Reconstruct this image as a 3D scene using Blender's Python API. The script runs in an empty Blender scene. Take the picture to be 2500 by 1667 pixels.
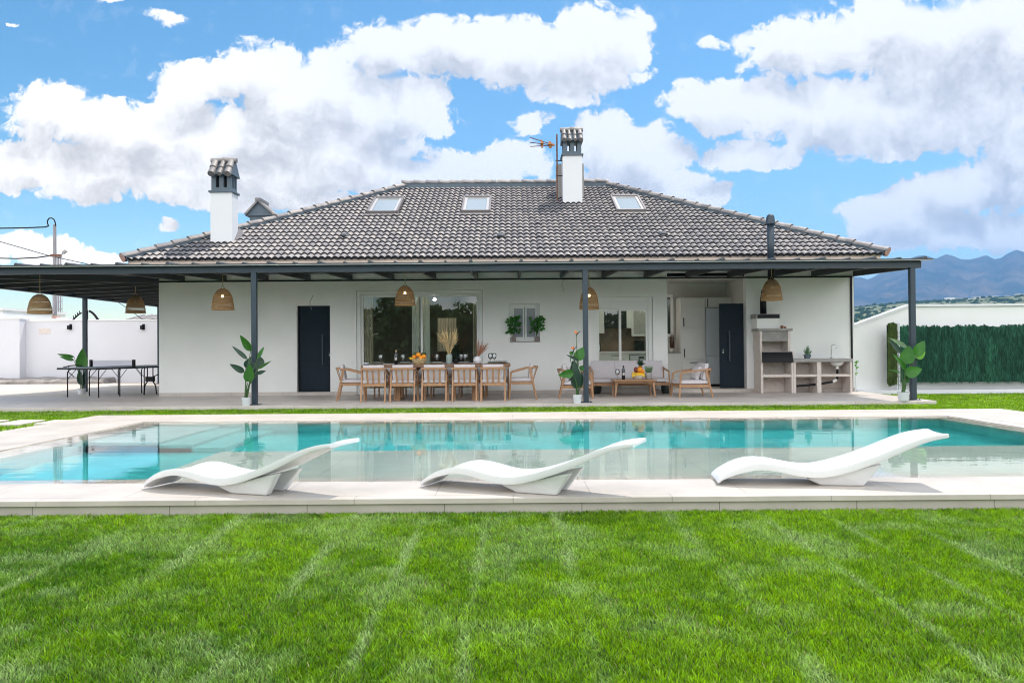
import bpy, math, random
import numpy as np
from mathutils import Vector, Matrix, noise
random.seed(7)
RNG = np.random.default_rng(11)
SC = bpy.context.scene
COL = SC.collection
R = math.radians
PI = math.pi

# ------------------------------------------------------------------ camera
CAM = Vector((0.0, 0.0, 1.25))
FPX = 1900.0
pitch, roll = 0.00816, 0.0075
F0 = Vector((0, math.cos(pitch), math.sin(pitch)))
U0 = Vector((0, -math.sin(pitch), math.cos(pitch)))
R0 = Vector((1, 0, 0))
CR = R0 * math.cos(roll) - U0 * math.sin(roll)
CU = U0 * math.cos(roll) + R0 * math.sin(roll)
cd = bpy.data.cameras.new('camera')
cd.sensor_width = 36.0
cd.lens = FPX / 2500.0 * 36.0
cd.clip_start = 0.05
cd.clip_end = 30000
cam = bpy.data.objects.new('camera', cd)
COL.objects.link(cam)
cam.matrix_world = Matrix((
    (CR.x, CU.x, -F0.x, CAM.x), (CR.y, CU.y, -F0.y, CAM.y),
    (CR.z, CU.z, -F0.z, CAM.z), (0, 0, 0, 1)))
SC.camera = cam

def ray(px, py):
    return F0 + CR * ((px - 1250.0) / FPX) + CU * ((833.5 - py) / FPX)
def at(px, py, Y):
    """the point of the place seen at photo pixel px, py that lies Y metres ahead"""
    d = ray(px, py)
    return CAM + d * (Y / d.y)
def gnd(px, py, z):
    d = ray(px, py)
    return CAM + d * ((z - CAM.z) / d.z)

# ------------------------------------------------------------------ mesh builder
class MB:
    def __init__(s):
        s.v = []; s.f = []; s.m = []
        s.mi = 0
    def add(s, verts, faces):
        o = len(s.v)
        s.v.extend([tuple(p) for p in verts])
        for f in faces:
            s.f.append(tuple(i + o for i in f)); s.m.append(s.mi)
        return s
    def box(s, x0, x1, y0, y1, z0, z1):
        v = [(x0,y0,z0),(x1,y0,z0),(x1,y1,z0),(x0,y1,z0),(x0,y0,z1),(x1,y0,z1),(x1,y1,z1),(x0,y1,z1)]
        return s.add(v, [(0,3,2,1),(4,5,6,7),(0,1,5,4),(1,2,6,5),(2,3,7,6),(3,0,4,7)])
    def bar(s, p0, p1, w, h, up=(0,0,1), w1=None, h1=None):
        p0 = Vector(p0); p1 = Vector(p1)
        d = (p1 - p0).normalized(); up = Vector(up)
        if abs(d.dot(up)) > 0.97: up = Vector((0,1,0))
        a = d.cross(up).normalized(); b = a.cross(d).normalized()
        w1 = w if w1 is None else w1; h1 = h if h1 is None else h1
        v = []
        for p, ww, hh in ((p0, w, h), (p1, w1, h1)):
            for sa, sb in ((-1,-1),(1,-1),(1,1),(-1,1)):
                v.append(p + a*(sa*ww/2) + b*(sb*hh/2))
        return s.add(v, [(0,1,2,3),(7,6,5,4),(0,4,5,1),(1,5,6,2),(2,6,7,3),(3,7,4,0)])
    def tube(s, pts, r, n=8, cap=True):
        pts = [Vector(p) for p in pts]
        rs = r if isinstance(r, (list, tuple)) else [r]*len(pts)
        rings = []; up = Vector((0,0,1))
        prev = None
        for i, p in enumerate(pts):
            if i == 0: d = pts[1]-pts[0]
            elif i == len(pts)-1: d = pts[-1]-pts[-2]
            else: d = pts[i+1]-pts[i-1]
            d.normalize()
            if prev is None:
                u = Vector((0,0,1)) if abs(d.z) < 0.9 else Vector((0,1,0))
                a = d.cross(u).normalized()
            else:
                a = (prev - d*prev.dot(d)).normalized()
            prev = a
            b = d.cross(a).normalized()
            rings.append([p + (a*math.cos(2*PI*k/n) + b*math.sin(2*PI*k/n))*rs[i] for k in range(n)])
        v = [q for rg in rings for q in rg]; f = []
        for i in range(len(pts)-1):
            for k in range(n):
                k2 = (k+1) % n
                f.append((i*n+k, i*n+k2, (i+1)*n+k2, (i+1)*n+k))
        if cap:
            f.append(tuple(range(n-1,-1,-1))); f.append(tuple((len(pts)-1)*n+k for k in range(n)))
        return s.add(v, f)
    def lathe(s, prof, n=20, c=(0,0,0), jitter=0.0, sq=0.0):
        v = []; f = []
        for r, z in prof:
            for k in range(n):
                a = 2*PI*k/n
                v.append((c[0]+r*math.cos(a), c[1]+r*math.sin(a), c[2]+z))
        m = len(prof)
        for i in range(m-1):
            for k in range(n):
                k2 = (k+1) % n
                f.append((i*n+k, i*n+k2, (i+1)*n+k2, (i+1)*n+k))
        if prof[0][0] > 1e-4: f.append(tuple(range(n-1,-1,-1)))
        if prof[-1][0] > 1e-4: f.append(tuple((m-1)*n+k for k in range(n)))
        return s.add(v, f)
    def ball(s, c, rx, ry=None, rz=None, n=12, m=8, wob=0.0):
        ry = rx if ry is None else ry; rz = rx if rz is None else rz
        v = []; f = []
        for i in range(m+1):
            t = PI*i/m
            for k in range(n):
                a = 2*PI*k/n
                q = 1 + wob*random.uniform(-1,1) if 0 < i < m else 1
                v.append((c[0]+rx*math.sin(t)*math.cos(a)*q, c[1]+ry*math.sin(t)*math.sin(a)*q, c[2]-rz*math.cos(t)))
        for i in range(m):
            for k in range(n):
                k2 = (k+1) % n
                f.append((i*n+k, i*n+k2, (i+1)*n+k2, (i+1)*n+k))
        return s.add(v, f)
    def prism(s, poly, axis, a0, a1):
        """poly: 2D points (in the two axes left over, in xyz order) extruded along axis"""
        n = len(poly); v = []
        for a in (a0, a1):
            for p, q in poly:
                v.append({'x': (a,p,q), 'y': (p,a,q), 'z': (p,q,a)}[axis])
        f = [tuple(range(n)), tuple(range(2*n-1, n-1, -1))]
        for i in range(n):
            j = (i+1) % n
            f.append((i, i+n, j+n, j))
        return s.add(v, f)
    def quad(s, a, b, c, d):
        return s.add([a,b,c,d], [(0,1,2,3)])
    def grid(s, P):
        """P: rows of points"""
        r = len(P); c = len(P[0]); v = [p for row in P for p in row]; f = []
        for i in range(r-1):
            for j in range(c-1):
                f.append((i*c+j, i*c+j+1, (i+1)*c+j+1, (i+1)*c+j))
        return s.add(v, f)
    def build(s, name, mat, parent=None, smooth=False, bevel=0.0, fix=True, sub=0):
        me = bpy.data.meshes.new(name)
        o0 = Vector((0,0,0)); q = parent
        while q is not None:
            o0 = o0 + q.location; q = q.parent
        me.from_pydata([(x-o0.x, y-o0.y, z-o0.z) for x, y, z in s.v], [], s.f)
        mats = mat if isinstance(mat, (list, tuple)) else [mat]
        for mm in mats: me.materials.append(mm)
        if len(mats) > 1: me.polygons.foreach_set('material_index', s.m)
        if fix:
            import bmesh
            bm = bmesh.new(); bm.from_mesh(me)
            bmesh.ops.recalc_face_normals(bm, faces=bm.faces)
            bm.to_mesh(me); bm.free()
        if smooth:
            me.polygons.foreach_set('use_smooth', [True]*len(me.polygons))
        me.update()
        ob = bpy.data.objects.new(name, me)
        COL.objects.link(ob)
        if parent is not None: ob.parent = parent
        if bevel > 0:
            b = ob.modifiers.new('bevel', 'BEVEL'); b.width = bevel; b.segments = 2
            b.limit_method = 'ANGLE'; b.angle_limit = R(40)
        if sub:
            b = ob.modifiers.new('sub', 'SUBSURF'); b.levels = sub; b.render_levels = sub
        return ob

def tag(o, label=None, cat=None, group=None, kind=None):
    if label: o['label'] = label
    if cat: o['category'] = cat
    if group: o['group'] = group
    if kind: o['kind'] = kind
    return o
def thing(name, loc, label, cat, group=None, rz=0.0):
    o = bpy.data.objects.new(name, None); COL.objects.link(o)
    o.empty_display_size = 0.2
    o.location = Vector(loc); o.rotation_euler = (0, 0, rz)
    return tag(o, label, cat, group)
def struct(o):
    o['kind'] = 'structure'; return o
def copy_tree(o, parent=None):
    c = o.copy(); COL.objects.link(c)
    if parent is not None: c.parent = parent
    for ch in list(o.children): copy_tree(ch, c)
    return c
def place(o, loc, rz=0.0, label=None, group=None):
    o.location = Vector(loc); o.rotation_euler = (0, 0, rz)
    if label: o['label'] = label
    if group: o['group'] = group
    return o

def np_mesh(name, verts, tris, mat, cols=None, parent=None):
    me = bpy.data.meshes.new(name)
    nv, nt = len(verts), len(tris)
    me.vertices.add(nv); me.vertices.foreach_set('co', verts.astype(np.float32).ravel())
    me.loops.add(nt*3); me.loops.foreach_set('vertex_index', tris.astype(np.int32).ravel())
    me.polygons.add(nt); me.polygons.foreach_set('loop_start', np.arange(0, nt*3, 3, dtype=np.int32))
    me.update(calc_edges=True)
    if cols is not None:
        at_ = me.color_attributes.new('tint', 'FLOAT_COLOR', 'POINT')
        at_.data.foreach_set('color', cols.astype(np.float32).ravel())
    me.materials.append(mat)
    ob = bpy.data.objects.new(name, me); COL.objects.link(ob)
    if parent is not None: ob.parent = parent
    return ob

# ------------------------------------------------------------------ materials
def newmat(name):
    m = bpy.data.materials.new(name); m.use_nodes = True
    nt = m.node_tree; b = nt.nodes['Principled BSDF']
    return m, nt, b
def mat(name, col, rough=0.6, metal=0.0, var=0.0, scale=8.0, bump=0.0, bscale=60.0, spec=0.5, col2=None, coat=0.0, detail=4.0):
    m, nt, b = newmat(name)
    b.inputs['Base Color'].default_value = (*col, 1)
    b.inputs['Roughness'].default_value = rough
    b.inputs['Metallic'].default_value = metal
    b.inputs['Specular IOR Level'].default_value = spec
    if coat: b.inputs['Coat Weight'].default_value = coat
    if var > 0 or col2:
        tc = nt.nodes.new('ShaderNodeTexCoord')
        nz = nt.nodes.new('ShaderNodeTexNoise'); nz.inputs['Scale'].default_value = scale
        nz.inputs['Detail'].default_value = detail
        nt.links.new(tc.outputs['Object'], nz.inputs['Vector'])
        rp = nt.nodes.new('ShaderNodeValToRGB')
        c2 = col2 if col2 else tuple(min(1, c*(1+var)) for c in col)
        c1 = col if col2 else tuple(c*(1-var) for c in col)
        rp.color_ramp.elements[0].position = 0.3; rp.color_ramp.elements[0].color = (*c1, 1)
        rp.color_ramp.elements[1].position = 0.7; rp.color_ramp.elements[1].color = (*c2, 1)
        nt.links.new(nz.outputs['Fac'], rp.inputs['Fac'])
        nt.links.new(rp.outputs['Color'], b.inputs['Base Color'])
    if bump > 0:
        tc = nt.nodes.new('ShaderNodeTexCoord')
        nz = nt.nodes.new('ShaderNodeTexNoise'); nz.inputs['Scale'].default_value = bscale
        nz.inputs['Detail'].default_value = 5
        bp = nt.nodes.new('ShaderNodeBump'); bp.inputs['Strength'].default_value = bump
        bp.inputs['Distance'].default_value = 0.01
        nt.links.new(tc.outputs['Object'], nz.inputs['Vector'])
        nt.links.new(nz.outputs['Fac'], bp.inputs['Height'])
        nt.links.new(bp.outputs['Normal'], b.inputs['Normal'])
    return m

def tilemat(name, col, col2, grout, tw, th, rough, bump=0.05, gs=0.004, spec=0.5, rot=0.0):
    """stone slabs laid in world metres, thin joints"""
    m, nt, b = newmat(name)
    L = nt.links
    g = nt.nodes.new('ShaderNodeNewGeometry')
    mp = nt.nodes.new('ShaderNodeMapping'); mp.inputs['Rotation'].default_value = (0, 0, rot)
    br = nt.nodes.new('ShaderNodeTexBrick')
    br.offset = 0.5
    br.inputs['Scale'].default_value = 1.0
    br.inputs['Brick Width'].default_value = tw; br.inputs['Row Height'].default_value = th
    br.inputs['Mortar Size'].default_value = gs; br.inputs['Mortar Smooth'].default_value = 0.1
    br.inputs['Bias'].default_value = 0.0
    br.inputs['Color1'].default_value = (*col, 1); br.inputs['Color2'].default_value = (*col2, 1)
    br.inputs['Mortar'].default_value = (*grout, 1)
    L.new(g.outputs['Position'], mp.inputs['Vector']); L.new(mp.outputs['Vector'], br.inputs['Vector'])
    nz = nt.nodes.new('ShaderNodeTexNoise'); nz.inputs['Scale'].default_value = 1.7; nz.inputs['Detail'].default_value = 8
    nz.inputs['Roughness'].default_value = 0.65
    L.new(g.outputs['Position'], nz.inputs['Vector'])
    mr = nt.nodes.new('ShaderNodeMapRange'); mr.inputs['From Min'].default_value = 0.3; mr.inputs['From Max'].default_value = 0.7
    mr.inputs['To Min'].default_value = 0.82; mr.inputs['To Max'].default_value = 1.10
    L.new(nz.outputs['Fac'], mr.inputs['Value'])
    mx = nt.nodes.new('ShaderNodeMix'); mx.data_type = 'RGBA'; mx.blend_type = 'MULTIPLY'; mx.inputs['Factor'].default_value = 1
    L.new(br.outputs['Color'], mx.inputs['A']); L.new(mr.outputs['Result'], mx.inputs['B'])
    L.new(mx.outputs['Result'], b.inputs['Base Color'])
    b.inputs['Roughness'].default_value = rough; b.inputs['Specular IOR Level'].default_value = spec
    bp = nt.nodes.new('ShaderNodeBump'); bp.inputs['Strength'].default_value = bump; bp.inputs['Distance'].default_value = 0.01
    n2 = nt.nodes.new('ShaderNodeTexNoise'); n2.inputs['Scale'].default_value = 40; n2.inputs['Detail'].default_value = 4
    L.new(g.outputs['Position'], n2.inputs['Vector'])
    L.new(n2.outputs['Fac'], bp.inputs['Height']); L.new(bp.outputs['Normal'], b.inputs['Normal'])
    return m

def woodmat(name, col, col2, rough=0.5):
    m, nt, b = newmat(name); L = nt.links
    tc = nt.nodes.new('ShaderNodeTexCoord')
    mp = nt.nodes.new('ShaderNodeMapping'); mp.inputs['Scale'].default_value = (9, 9, 1.4)
    nz = nt.nodes.new('ShaderNodeTexNoise'); nz.inputs['Scale'].default_value = 6; nz.inputs['Detail'].default_value = 6
    nz.inputs['Distortion'].default_value = 0.7
    rp = nt.nodes.new('ShaderNodeValToRGB')
    rp.color_ramp.elements[0].position = 0.3; rp.color_ramp.elements[0].color = (*col, 1)
    rp.color_ramp.elements[1].position = 0.72; rp.color_ramp.elements[1].color = (*col2, 1)
    L.new(tc.outputs['Object'], mp.inputs['Vector']); L.new(mp.outputs['Vector'], nz.inputs['Vector'])
    L.new(nz.outputs['Fac'], rp.inputs['Fac']); L.new(rp.outputs['Color'], b.inputs['Base Color'])
    b.inputs['Roughness'].default_value = rough
    return m

def glassmat(name, tint=(0.9,0.93,0.92), refl=1.0, ior=1.5, rough=0.0, base=0.04):
    """thin pane: clear transmission with a Fresnel reflection"""
    m = bpy.data.materials.new(name); m.use_nodes = True
    nt = m.node_tree; L = nt.links; nt.nodes.clear()
    out = nt.nodes.new('ShaderNodeOutputMaterial')
    tr = nt.nodes.new('ShaderNodeBsdfTransparent'); tr.inputs['Color'].default_value = (*tint, 1)
    gl = nt.nodes.new('ShaderNodeBsdfGlossy'); gl.inputs['Roughness'].default_value = rough
    gl.inputs['Color'].default_value = (1,1,1,1)
    fr = nt.nodes.new('ShaderNodeFresnel'); fr.inputs['IOR'].default_value = ior
    ml = nt.nodes.new('ShaderNodeMath'); ml.operation = 'MULTIPLY_ADD'; ml.use_clamp = True
    ml.inputs[1].default_value = refl; ml.inputs[2].default_value = base
    mx = nt.nodes.new('ShaderNodeMixShader')
    L.new(fr.outputs['Fac'], ml.inputs[0]); L.new(ml.outputs['Value'], mx.inputs['Fac'])
    L.new(tr.outputs['BSDF'], mx.inputs[1]); L.new(gl.outputs['BSDF'], mx.inputs[2])
    L.new(mx.outputs['Shader'], out.inputs['Surface'])
    return m

def leafmat(name, col, col2, trans=0.35, rough=0.4, scale=6.0, attr=None, spec=0.4):
    m = bpy.data.materials.new(name); m.use_nodes = True
    nt = m.node_tree; L = nt.links; b = nt.nodes['Principled BSDF']; out = nt.nodes['Material Output']
    if attr:
        a = nt.nodes.new('ShaderNodeAttribute'); a.attribute_name = attr; src = a.outputs['Color']
    else:
        tc = nt.nodes.new('ShaderNodeTexCoord')
        nz = nt.nodes.new('ShaderNodeTexNoise'); nz.inputs['Scale'].default_value = scale; nz.inputs['Detail'].default_value = 5
        rp = nt.nodes.new('ShaderNodeValToRGB')
        rp.color_ramp.elements[0].position = 0.32; rp.color_ramp.elements[0].color = (*col, 1)
        rp.color_ramp.elements[1].position = 0.68; rp.color_ramp.elements[1].color = (*col2, 1)
        L.new(tc.outputs['Object'], nz.inputs['Vector']); L.new(nz.outputs['Fac'], rp.inputs['Fac']); src = rp.outputs['Color']
    L.new(src, b.inputs['Base Color'])
    b.inputs['Roughness'].default_value = rough; b.inputs['Specular IOR Level'].default_value = spec
    t = nt.nodes.new('ShaderNodeBsdfTranslucent')
    h = nt.nodes.new('ShaderNodeHueSaturation'); h.inputs['Saturation'].default_value = 1.1; h.inputs['Value'].default_value = 1.5
    L.new(src, h.inputs['Color']); L.new(h.outputs['Color'], t.inputs['Color'])
    mx = nt.nodes.new('ShaderNodeMixShader'); mx.inputs['Fac'].default_value = trans
    L.new(b.outputs['BSDF'], mx.inputs[1]); L.new(t.outputs['BSDF'], mx.inputs[2])
    L.new(mx.outputs['Shader'], out.inputs['Surface'])
    return m

def emis(name, col, s):
    m, nt, b = newmat(name)
    b.inputs['Base Color'].default_value = (*col, 1)
    b.inputs['Emission Color'].default_value = (*col, 1); b.inputs['Emission Strength'].default_value = s
    return m

M = {}
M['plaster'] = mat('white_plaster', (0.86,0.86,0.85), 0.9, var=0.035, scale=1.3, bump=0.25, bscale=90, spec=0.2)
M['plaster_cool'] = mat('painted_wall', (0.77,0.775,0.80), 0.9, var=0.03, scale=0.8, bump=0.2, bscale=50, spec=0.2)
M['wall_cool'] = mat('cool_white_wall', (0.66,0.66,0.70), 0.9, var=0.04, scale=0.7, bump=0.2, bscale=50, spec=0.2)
M['white'] = mat('white_lacquer', (0.80,0.80,0.79), 0.35, var=0.01)
M['whitegloss'] = mat('white_moulded_plastic', (0.76,0.765,0.775), 0.32, var=0.012, scale=3)
M['pvc'] = mat('white_window_profile', (0.80,0.81,0.80), 0.4)
M['anth'] = mat('anthracite_steel', (0.028,0.046,0.064), 0.42, var=0.08, scale=3, spec=0.5)
M['anth_dark'] = mat('dark_rafter_steel', (0.045,0.047,0.052), 0.5, var=0.1, scale=3)
M['doorblue'] = mat('dark_blue_door_paint', (0.014,0.023,0.034), 0.555, var=0.08, scale=4, spec=0.15)
M['black'] = mat('black_metal', (0.008,0.008,0.010), 0.45, spec=0.22)
M['chrome'] = mat('chrome', (0.75,0.75,0.76), 0.15, metal=1.0)
M['slate'] = mat('slate_paint', (0.10,0.135,0.17), 0.6, var=0.12, scale=5)
M['mortar'] = mat('eave_mortar', (0.80,0.65,0.55), 0.9, var=0.10, scale=2.5, bump=0.3, bscale=30)
M['terracotta'] = mat('terracotta', (0.52,0.30,0.24), 0.85, var=0.2, scale=6)
M['stone'] = tilemat('pale_pool_stone', (0.57,0.515,0.46), (0.555,0.50,0.447), (0.36,0.32,0.285), 1.2, 0.6, 0.55)
M['shelfstone'] = tilemat('wet_beige_stone', (0.80,0.71,0.60), (0.78,0.69,0.58), (0.50,0.44,0.37), 1.2, 1.2, 0.5)
M['riser'] = tilemat('pool_riser_stone', (0.50,0.455,0.40), (0.47,0.43,0.375), (0.16,0.14,0.12), 1.04, 50.0, 0.7, gs=0.003)
M['terrace'] = tilemat('terrace_porcelain', (0.60,0.54,0.495), (0.58,0.522,0.48), (0.38,0.345,0.31), 1.2, 0.6, 0.5)
M['yard'] = mat('yard_concrete', (0.60,0.53,0.46), 0.85, var=0.10, scale=0.8, bump=0.15)
M['basin'] = tilemat('pool_tile', (0.78,0.80,0.75), (0.765,0.785,0.735), (0.6,0.63,0.58), 0.9, 0.9, 0.5)
M['teak'] = woodmat('teak', (0.30,0.155,0.075), (0.47,0.27,0.145))
M['teak_dark'] = woodmat('dark_teak', (0.17,0.085,0.045), (0.29,0.155,0.085))
M['cushion'] = mat('cushion_fabric', (0.60,0.56,0.58), 0.95, var=0.05, scale=30, bump=0.3, bscale=300, spec=0.1)
M['wicker'] = None
M['soil'] = mat('soil', (0.05,0.035,0.025), 0.95)
M['potwhite'] = mat('white_pot', (0.68,0.70,0.74), 0.5)
M['concrete'] = mat('grey_concrete', (0.34,0.325,0.31), 0.8, var=0.1, scale=8, bump=0.2)
M['bbqstone'] = mat('barbecue_stone', (0.66,0.585,0.54), 0.9, var=0.07, scale=10, bump=0.3)
M['hillgreen'] = None
# ------------------------------------------------------------------ sky, sun
EXPO = 0.90
SKY = 0.12
TO_SUN = Vector((0.29, 0.32, 0.90)).normalized()
sun_el = math.asin(TO_SUN.z); sun_az = math.atan2(TO_SUN.x, TO_SUN.y)
w = bpy.data.worlds.new('World'); SC.world = w; w.use_nodes = True
nt = w.node_tree; nt.nodes.clear(); L = nt.links
def N(t, tree=nt): return tree.nodes.new(t)
out = N('ShaderNodeOutputWorld'); bg = N('ShaderNodeBackground'); bg.inputs['Strength'].default_value = SKY
sky = N('ShaderNodeTexSky'); sky.sky_type = 'NISHITA'; sky.sun_disc = False
sky.sun_elevation = sun_el; sky.sun_rotation = sun_az
sky.air_density = 1.0; sky.dust_density = 0.3; sky.ozone_density = 3.0; sky.altitude = 0
# cloud banks: centre and radii in tenths of the compass/height tangent (photo display units)
BL = [(455,195,120,62),(600,165,120,75),(720,225,210,105),(900,255,160,85),(880,120,110,85),(1050,110,160,82),(1220,120,190,85),(1370,120,135,112),(1420,100,85,80),(1300,195,80,45),
 (110,255,115,72),(230,285,150,70),(400,300,150,75),(60,365,110,50),(250,385,230,75),(520,385,260,85),(770,345,220,75),(430,450,110,38),(965,285,85,45),(560,460,110,35),(650,300,200,70),
 (1222,285,48,38),(1370,320,100,70),(1470,370,120,85),(1560,430,110,60),(1140,375,110,55),(1000,395,90,38),(1620,455,60,30),(1420,430,160,60),
 (1710,355,120,38),(1845,120,150,82),(2050,95,240,105),(2260,110,210,150),(1690,235,180,58),(1930,260,240,95),(2200,250,230,110),(2060,335,95,48),(1620,262,85,48),
 (2070,480,130,48),(2210,440,140,62),(2340,400,130,85),(2140,530,230,52),(2330,530,160,55),(2330,320,90,55),
 (110,580,125,42),(55,570,80,36),(215,595,70,22),(370,42,52,26),(385,522,34,18),(1645,105,38,20),(275,2,45,10),(1672,415,22,14),(560,95,38,24),(30,50,20,6),(880,400,170,55),(1060,385,120,52),(640,425,190,58),(720,465,120,34),(1500,455,120,40),(330,400,170,55),(40,405,110,42)]
gt = bpy.data.node_groups.new('cloud_field', 'ShaderNodeTree')
gt.interface.new_socket('Vector', in_out='INPUT', socket_type='NodeSocketVector')
gt.interface.new_socket('Value', in_out='OUTPUT', socket_type='NodeSocketFloat')
gi = gt.nodes.new('NodeGroupInput'); go = gt.nodes.new('NodeGroupOutput')
acc = None
for (cx, cy, rx, ry) in BL:
    d = ray(cx*2500/2352, cy*2500/2352)
    u, v = d.x/d.y, d.z/d.y
    ru, rv = rx*1.063/FPX*1.20, ry*1.063/FPX*1.20
    a = gt.nodes.new('ShaderNodeVectorMath'); a.operation = 'MULTIPLY_ADD'
    a.inputs[1].default_value = (1/ru, 1/rv, 0); a.inputs[2].default_value = (-u/ru, -v/rv, 0)
    gt.links.new(gi.outputs[0], a.inputs[0])
    b = gt.nodes.new('ShaderNodeVectorMath'); b.operation = 'DOT_PRODUCT'
    gt.links.new(a.outputs[0], b.inputs[0]); gt.links.new(a.outputs[0], b.inputs[1])
    c = gt.nodes.new('ShaderNodeMath'); c.operation = 'MULTIPLY_ADD'; c.use_clamp = True
    c.inputs[1].default_value = -1; c.inputs[2].default_value = 1
    gt.links.new(b.outputs['Value'], c.inputs[0])
    cc = c.outputs[0]
    if rx < 56 and ry < 45:
        m2 = gt.nodes.new('ShaderNodeMath'); m2.operation = 'MULTIPLY'; m2.inputs[1].default_value = 0.58
        gt.links.new(cc, m2.inputs[0]); cc = m2.outputs[0]
    if acc is None: acc = cc
    else:
        s = gt.nodes.new('ShaderNodeMath'); s.operation = 'SMOOTH_MAX'; s.inputs[2].default_value = 0.12
        gt.links.new(acc, s.inputs[0]); gt.links.new(cc, s.inputs[1]); acc = s.outputs[0]
gt.links.new(acc, go.inputs[0])

tc = N('ShaderNodeTexCoord'); sep = N('ShaderNodeSeparateXYZ'); L.new(tc.outputs['Generated'], sep.inputs[0])
ab = N('ShaderNodeMath'); ab.operation = 'ABSOLUTE'; L.new(sep.outputs['Y'], ab.inputs[0])
mxy = N('ShaderNodeMath'); mxy.operation = 'MAXIMUM'; mxy.inputs[1].default_value = 0.02; L.new(ab.outputs[0], mxy.inputs[0])
du = N('ShaderNodeMath'); du.operation = 'DIVIDE'; L.new(sep.outputs['X'], du.inputs[0]); L.new(mxy.outputs[0], du.inputs[1])
dv = N('ShaderNodeMath'); dv.operation = 'DIVIDE'; L.new(sep.outputs['Z'], dv.inputs[0]); L.new(mxy.outputs[0], dv.inputs[1])
cmb = N('ShaderNodeCombineXYZ'); L.new(du.outputs[0], cmb.inputs[0]); L.new(dv.outputs[0], cmb.inputs[1])
UV = cmb.outputs[0]
# billows
wn = N('ShaderNodeTexNoise'); wn.noise_dimensions = '2D'; wn.inputs['Scale'].default_value = 9; wn.inputs['Detail'].default_value = 6; wn.inputs['Roughness'].default_value = 0.6
L.new(UV, wn.inputs['Vector'])
wsub = N('ShaderNodeVectorMath'); wsub.operation = 'MULTIPLY_ADD'; wsub.inputs[1].default_value = (0.055,0.045,0); wsub.inputs[2].default_value = (-0.0275,-0.0225,0)
L.new(wn.outputs['Color'], wsub.inputs[0])
wadd = N('ShaderNodeVectorMath'); wadd.operation = 'ADD'; L.new(UV, wadd.inputs[0]); L.new(wsub.outputs[0], wadd.inputs[1])
P = wadd.outputs[0]
vo = N('ShaderNodeTexVoronoi'); vo.voronoi_dimensions = '2D'; vo.feature = 'SMOOTH_F1'; vo.inputs['Scale'].default_value = 26; vo.inputs['Detail'].default_value = 3
vo.inputs['Roughness'].default_value = 0.55; vo.inputs['Smoothness'].default_value = 0.35; vo.normalize = True
L.new(P, vo.inputs['Vector'])
fn = N('ShaderNodeTexNoise'); fn.noise_dimensions = '2D'; fn.inputs['Scale'].default_value = 24; fn.inputs['Detail'].default_value = 8; fn.inputs['Roughness'].default_value = 0.66
L.new(P, fn.inputs['Vector'])
g1 = N('ShaderNodeGroup'); g1.node_tree = gt; L.new(P, g1.inputs[0])
def math_(op, a, b=None, c=None, clamp=False):
    n = N('ShaderNodeMath'); n.operation = op; n.use_clamp = clamp
    for i, x in enumerate((a, b, c)):
        if x is None: continue
        if isinstance(x, (int, float)): n.inputs[i].default_value = x
        else: L.new(x, n.inputs[i])
    return n.outputs[0]
def mrange(x, a, b, c=0.0, d=1.0, smooth=True):
    n = N('ShaderNodeMapRange'); n.interpolation_type = 'SMOOTHSTEP' if smooth else 'LINEAR'
    n.inputs['From Min'].default_value = a; n.inputs['From Max'].default_value = b
    n.inputs['To Min'].default_value = c; n.inputs['To Max'].default_value = d
    L.new(x, n.inputs['Value']); return n.outputs['Result']
dens = math_('MULTIPLY_ADD', g1.outputs[0], 0.85, math_('MULTIPLY_ADD', vo.outputs['Distance'], -1.0, 0.34))
dens = math_('ADD', dens, math_('MULTIPLY_ADD', fn.outputs['Fac'], 1.7, -0.85))
gate = mrange(g1.outputs[0], 0.06, 0.28)
alpha = math_('MULTIPLY', mrange(dens, 0.22, 0.50), gate, clamp=True)
alpha = math_('MAXIMUM', alpha, mrange(g1.outputs[0], 0.46, 0.72))
# bright cloud added overhead and behind the viewer, to fill the shaded porch
back = mrange(sep.outputs['Y'], 0.05, -0.25)
high = mrange(sep.outputs['Z'], 0.52, 0.70)
extra = math_('MAXIMUM', back, math_('MULTIPLY', high, 0.25))
bn = N('ShaderNodeTexNoise'); bn.inputs['Scale'].default_value = 2.6; bn.inputs['Detail'].default_value = 5; bn.inputs['Roughness'].default_value = 0.55
L.new(tc.outputs['Generated'], bn.inputs['Vector'])
balpha = math_('MULTIPLY', mrange(bn.outputs['Fac'], 0.40, 0.52), extra, clamp=True)
alpha = math_('MULTIPLY', alpha, math_('SUBTRACT', 1.0, extra, clamp=True))
# light comes from above: a cloud greys where more cloud stands over it
off = N('ShaderNodeVectorMath'); off.operation = 'ADD'; off.inputs[1].default_value = (0.012, 0.042, 0); L.new(P, off.inputs[0])
g2 = N('ShaderNodeGroup'); g2.node_tree = gt; L.new(off.outputs[0], g2.inputs[0])
ln = N('ShaderNodeTexNoise'); ln.noise_dimensions = '2D'; ln.inputs['Scale'].default_value = 7; ln.inputs['Detail'].default_value = 5; ln.inputs['Roughness'].default_value = 0.55
L.new(off.outputs[0], ln.inputs['Vector'])
occ = math_('ADD', g2.outputs[0], math_('MULTIPLY_ADD', ln.outputs['Fac'], 0.6, -0.30))
occ = math_('ADD', occ, math_('MULTIPLY_ADD', fn.outputs['Fac'], -1.1, 0.55))
grey = mrange(occ, 0.46, 1.20)
K = 1.14/SKY/(2**EXPO)
cm = N('ShaderNodeMix'); cm.data_type = 'RGBA'
cm.inputs['A'].default_value = (1.03*K, 1.03*K, 1.04*K, 1); cm.inputs['B'].default_value = (0.60*K, 0.608*K, 0.65*K, 1)
L.new(grey, cm.inputs['Factor'])
hs = N('ShaderNodeHueSaturation'); hs.inputs['Saturation'].default_value = 1.22; hs.inputs['Value'].default_value = 0.74; hs.inputs['Hue'].default_value = 0.488
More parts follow.
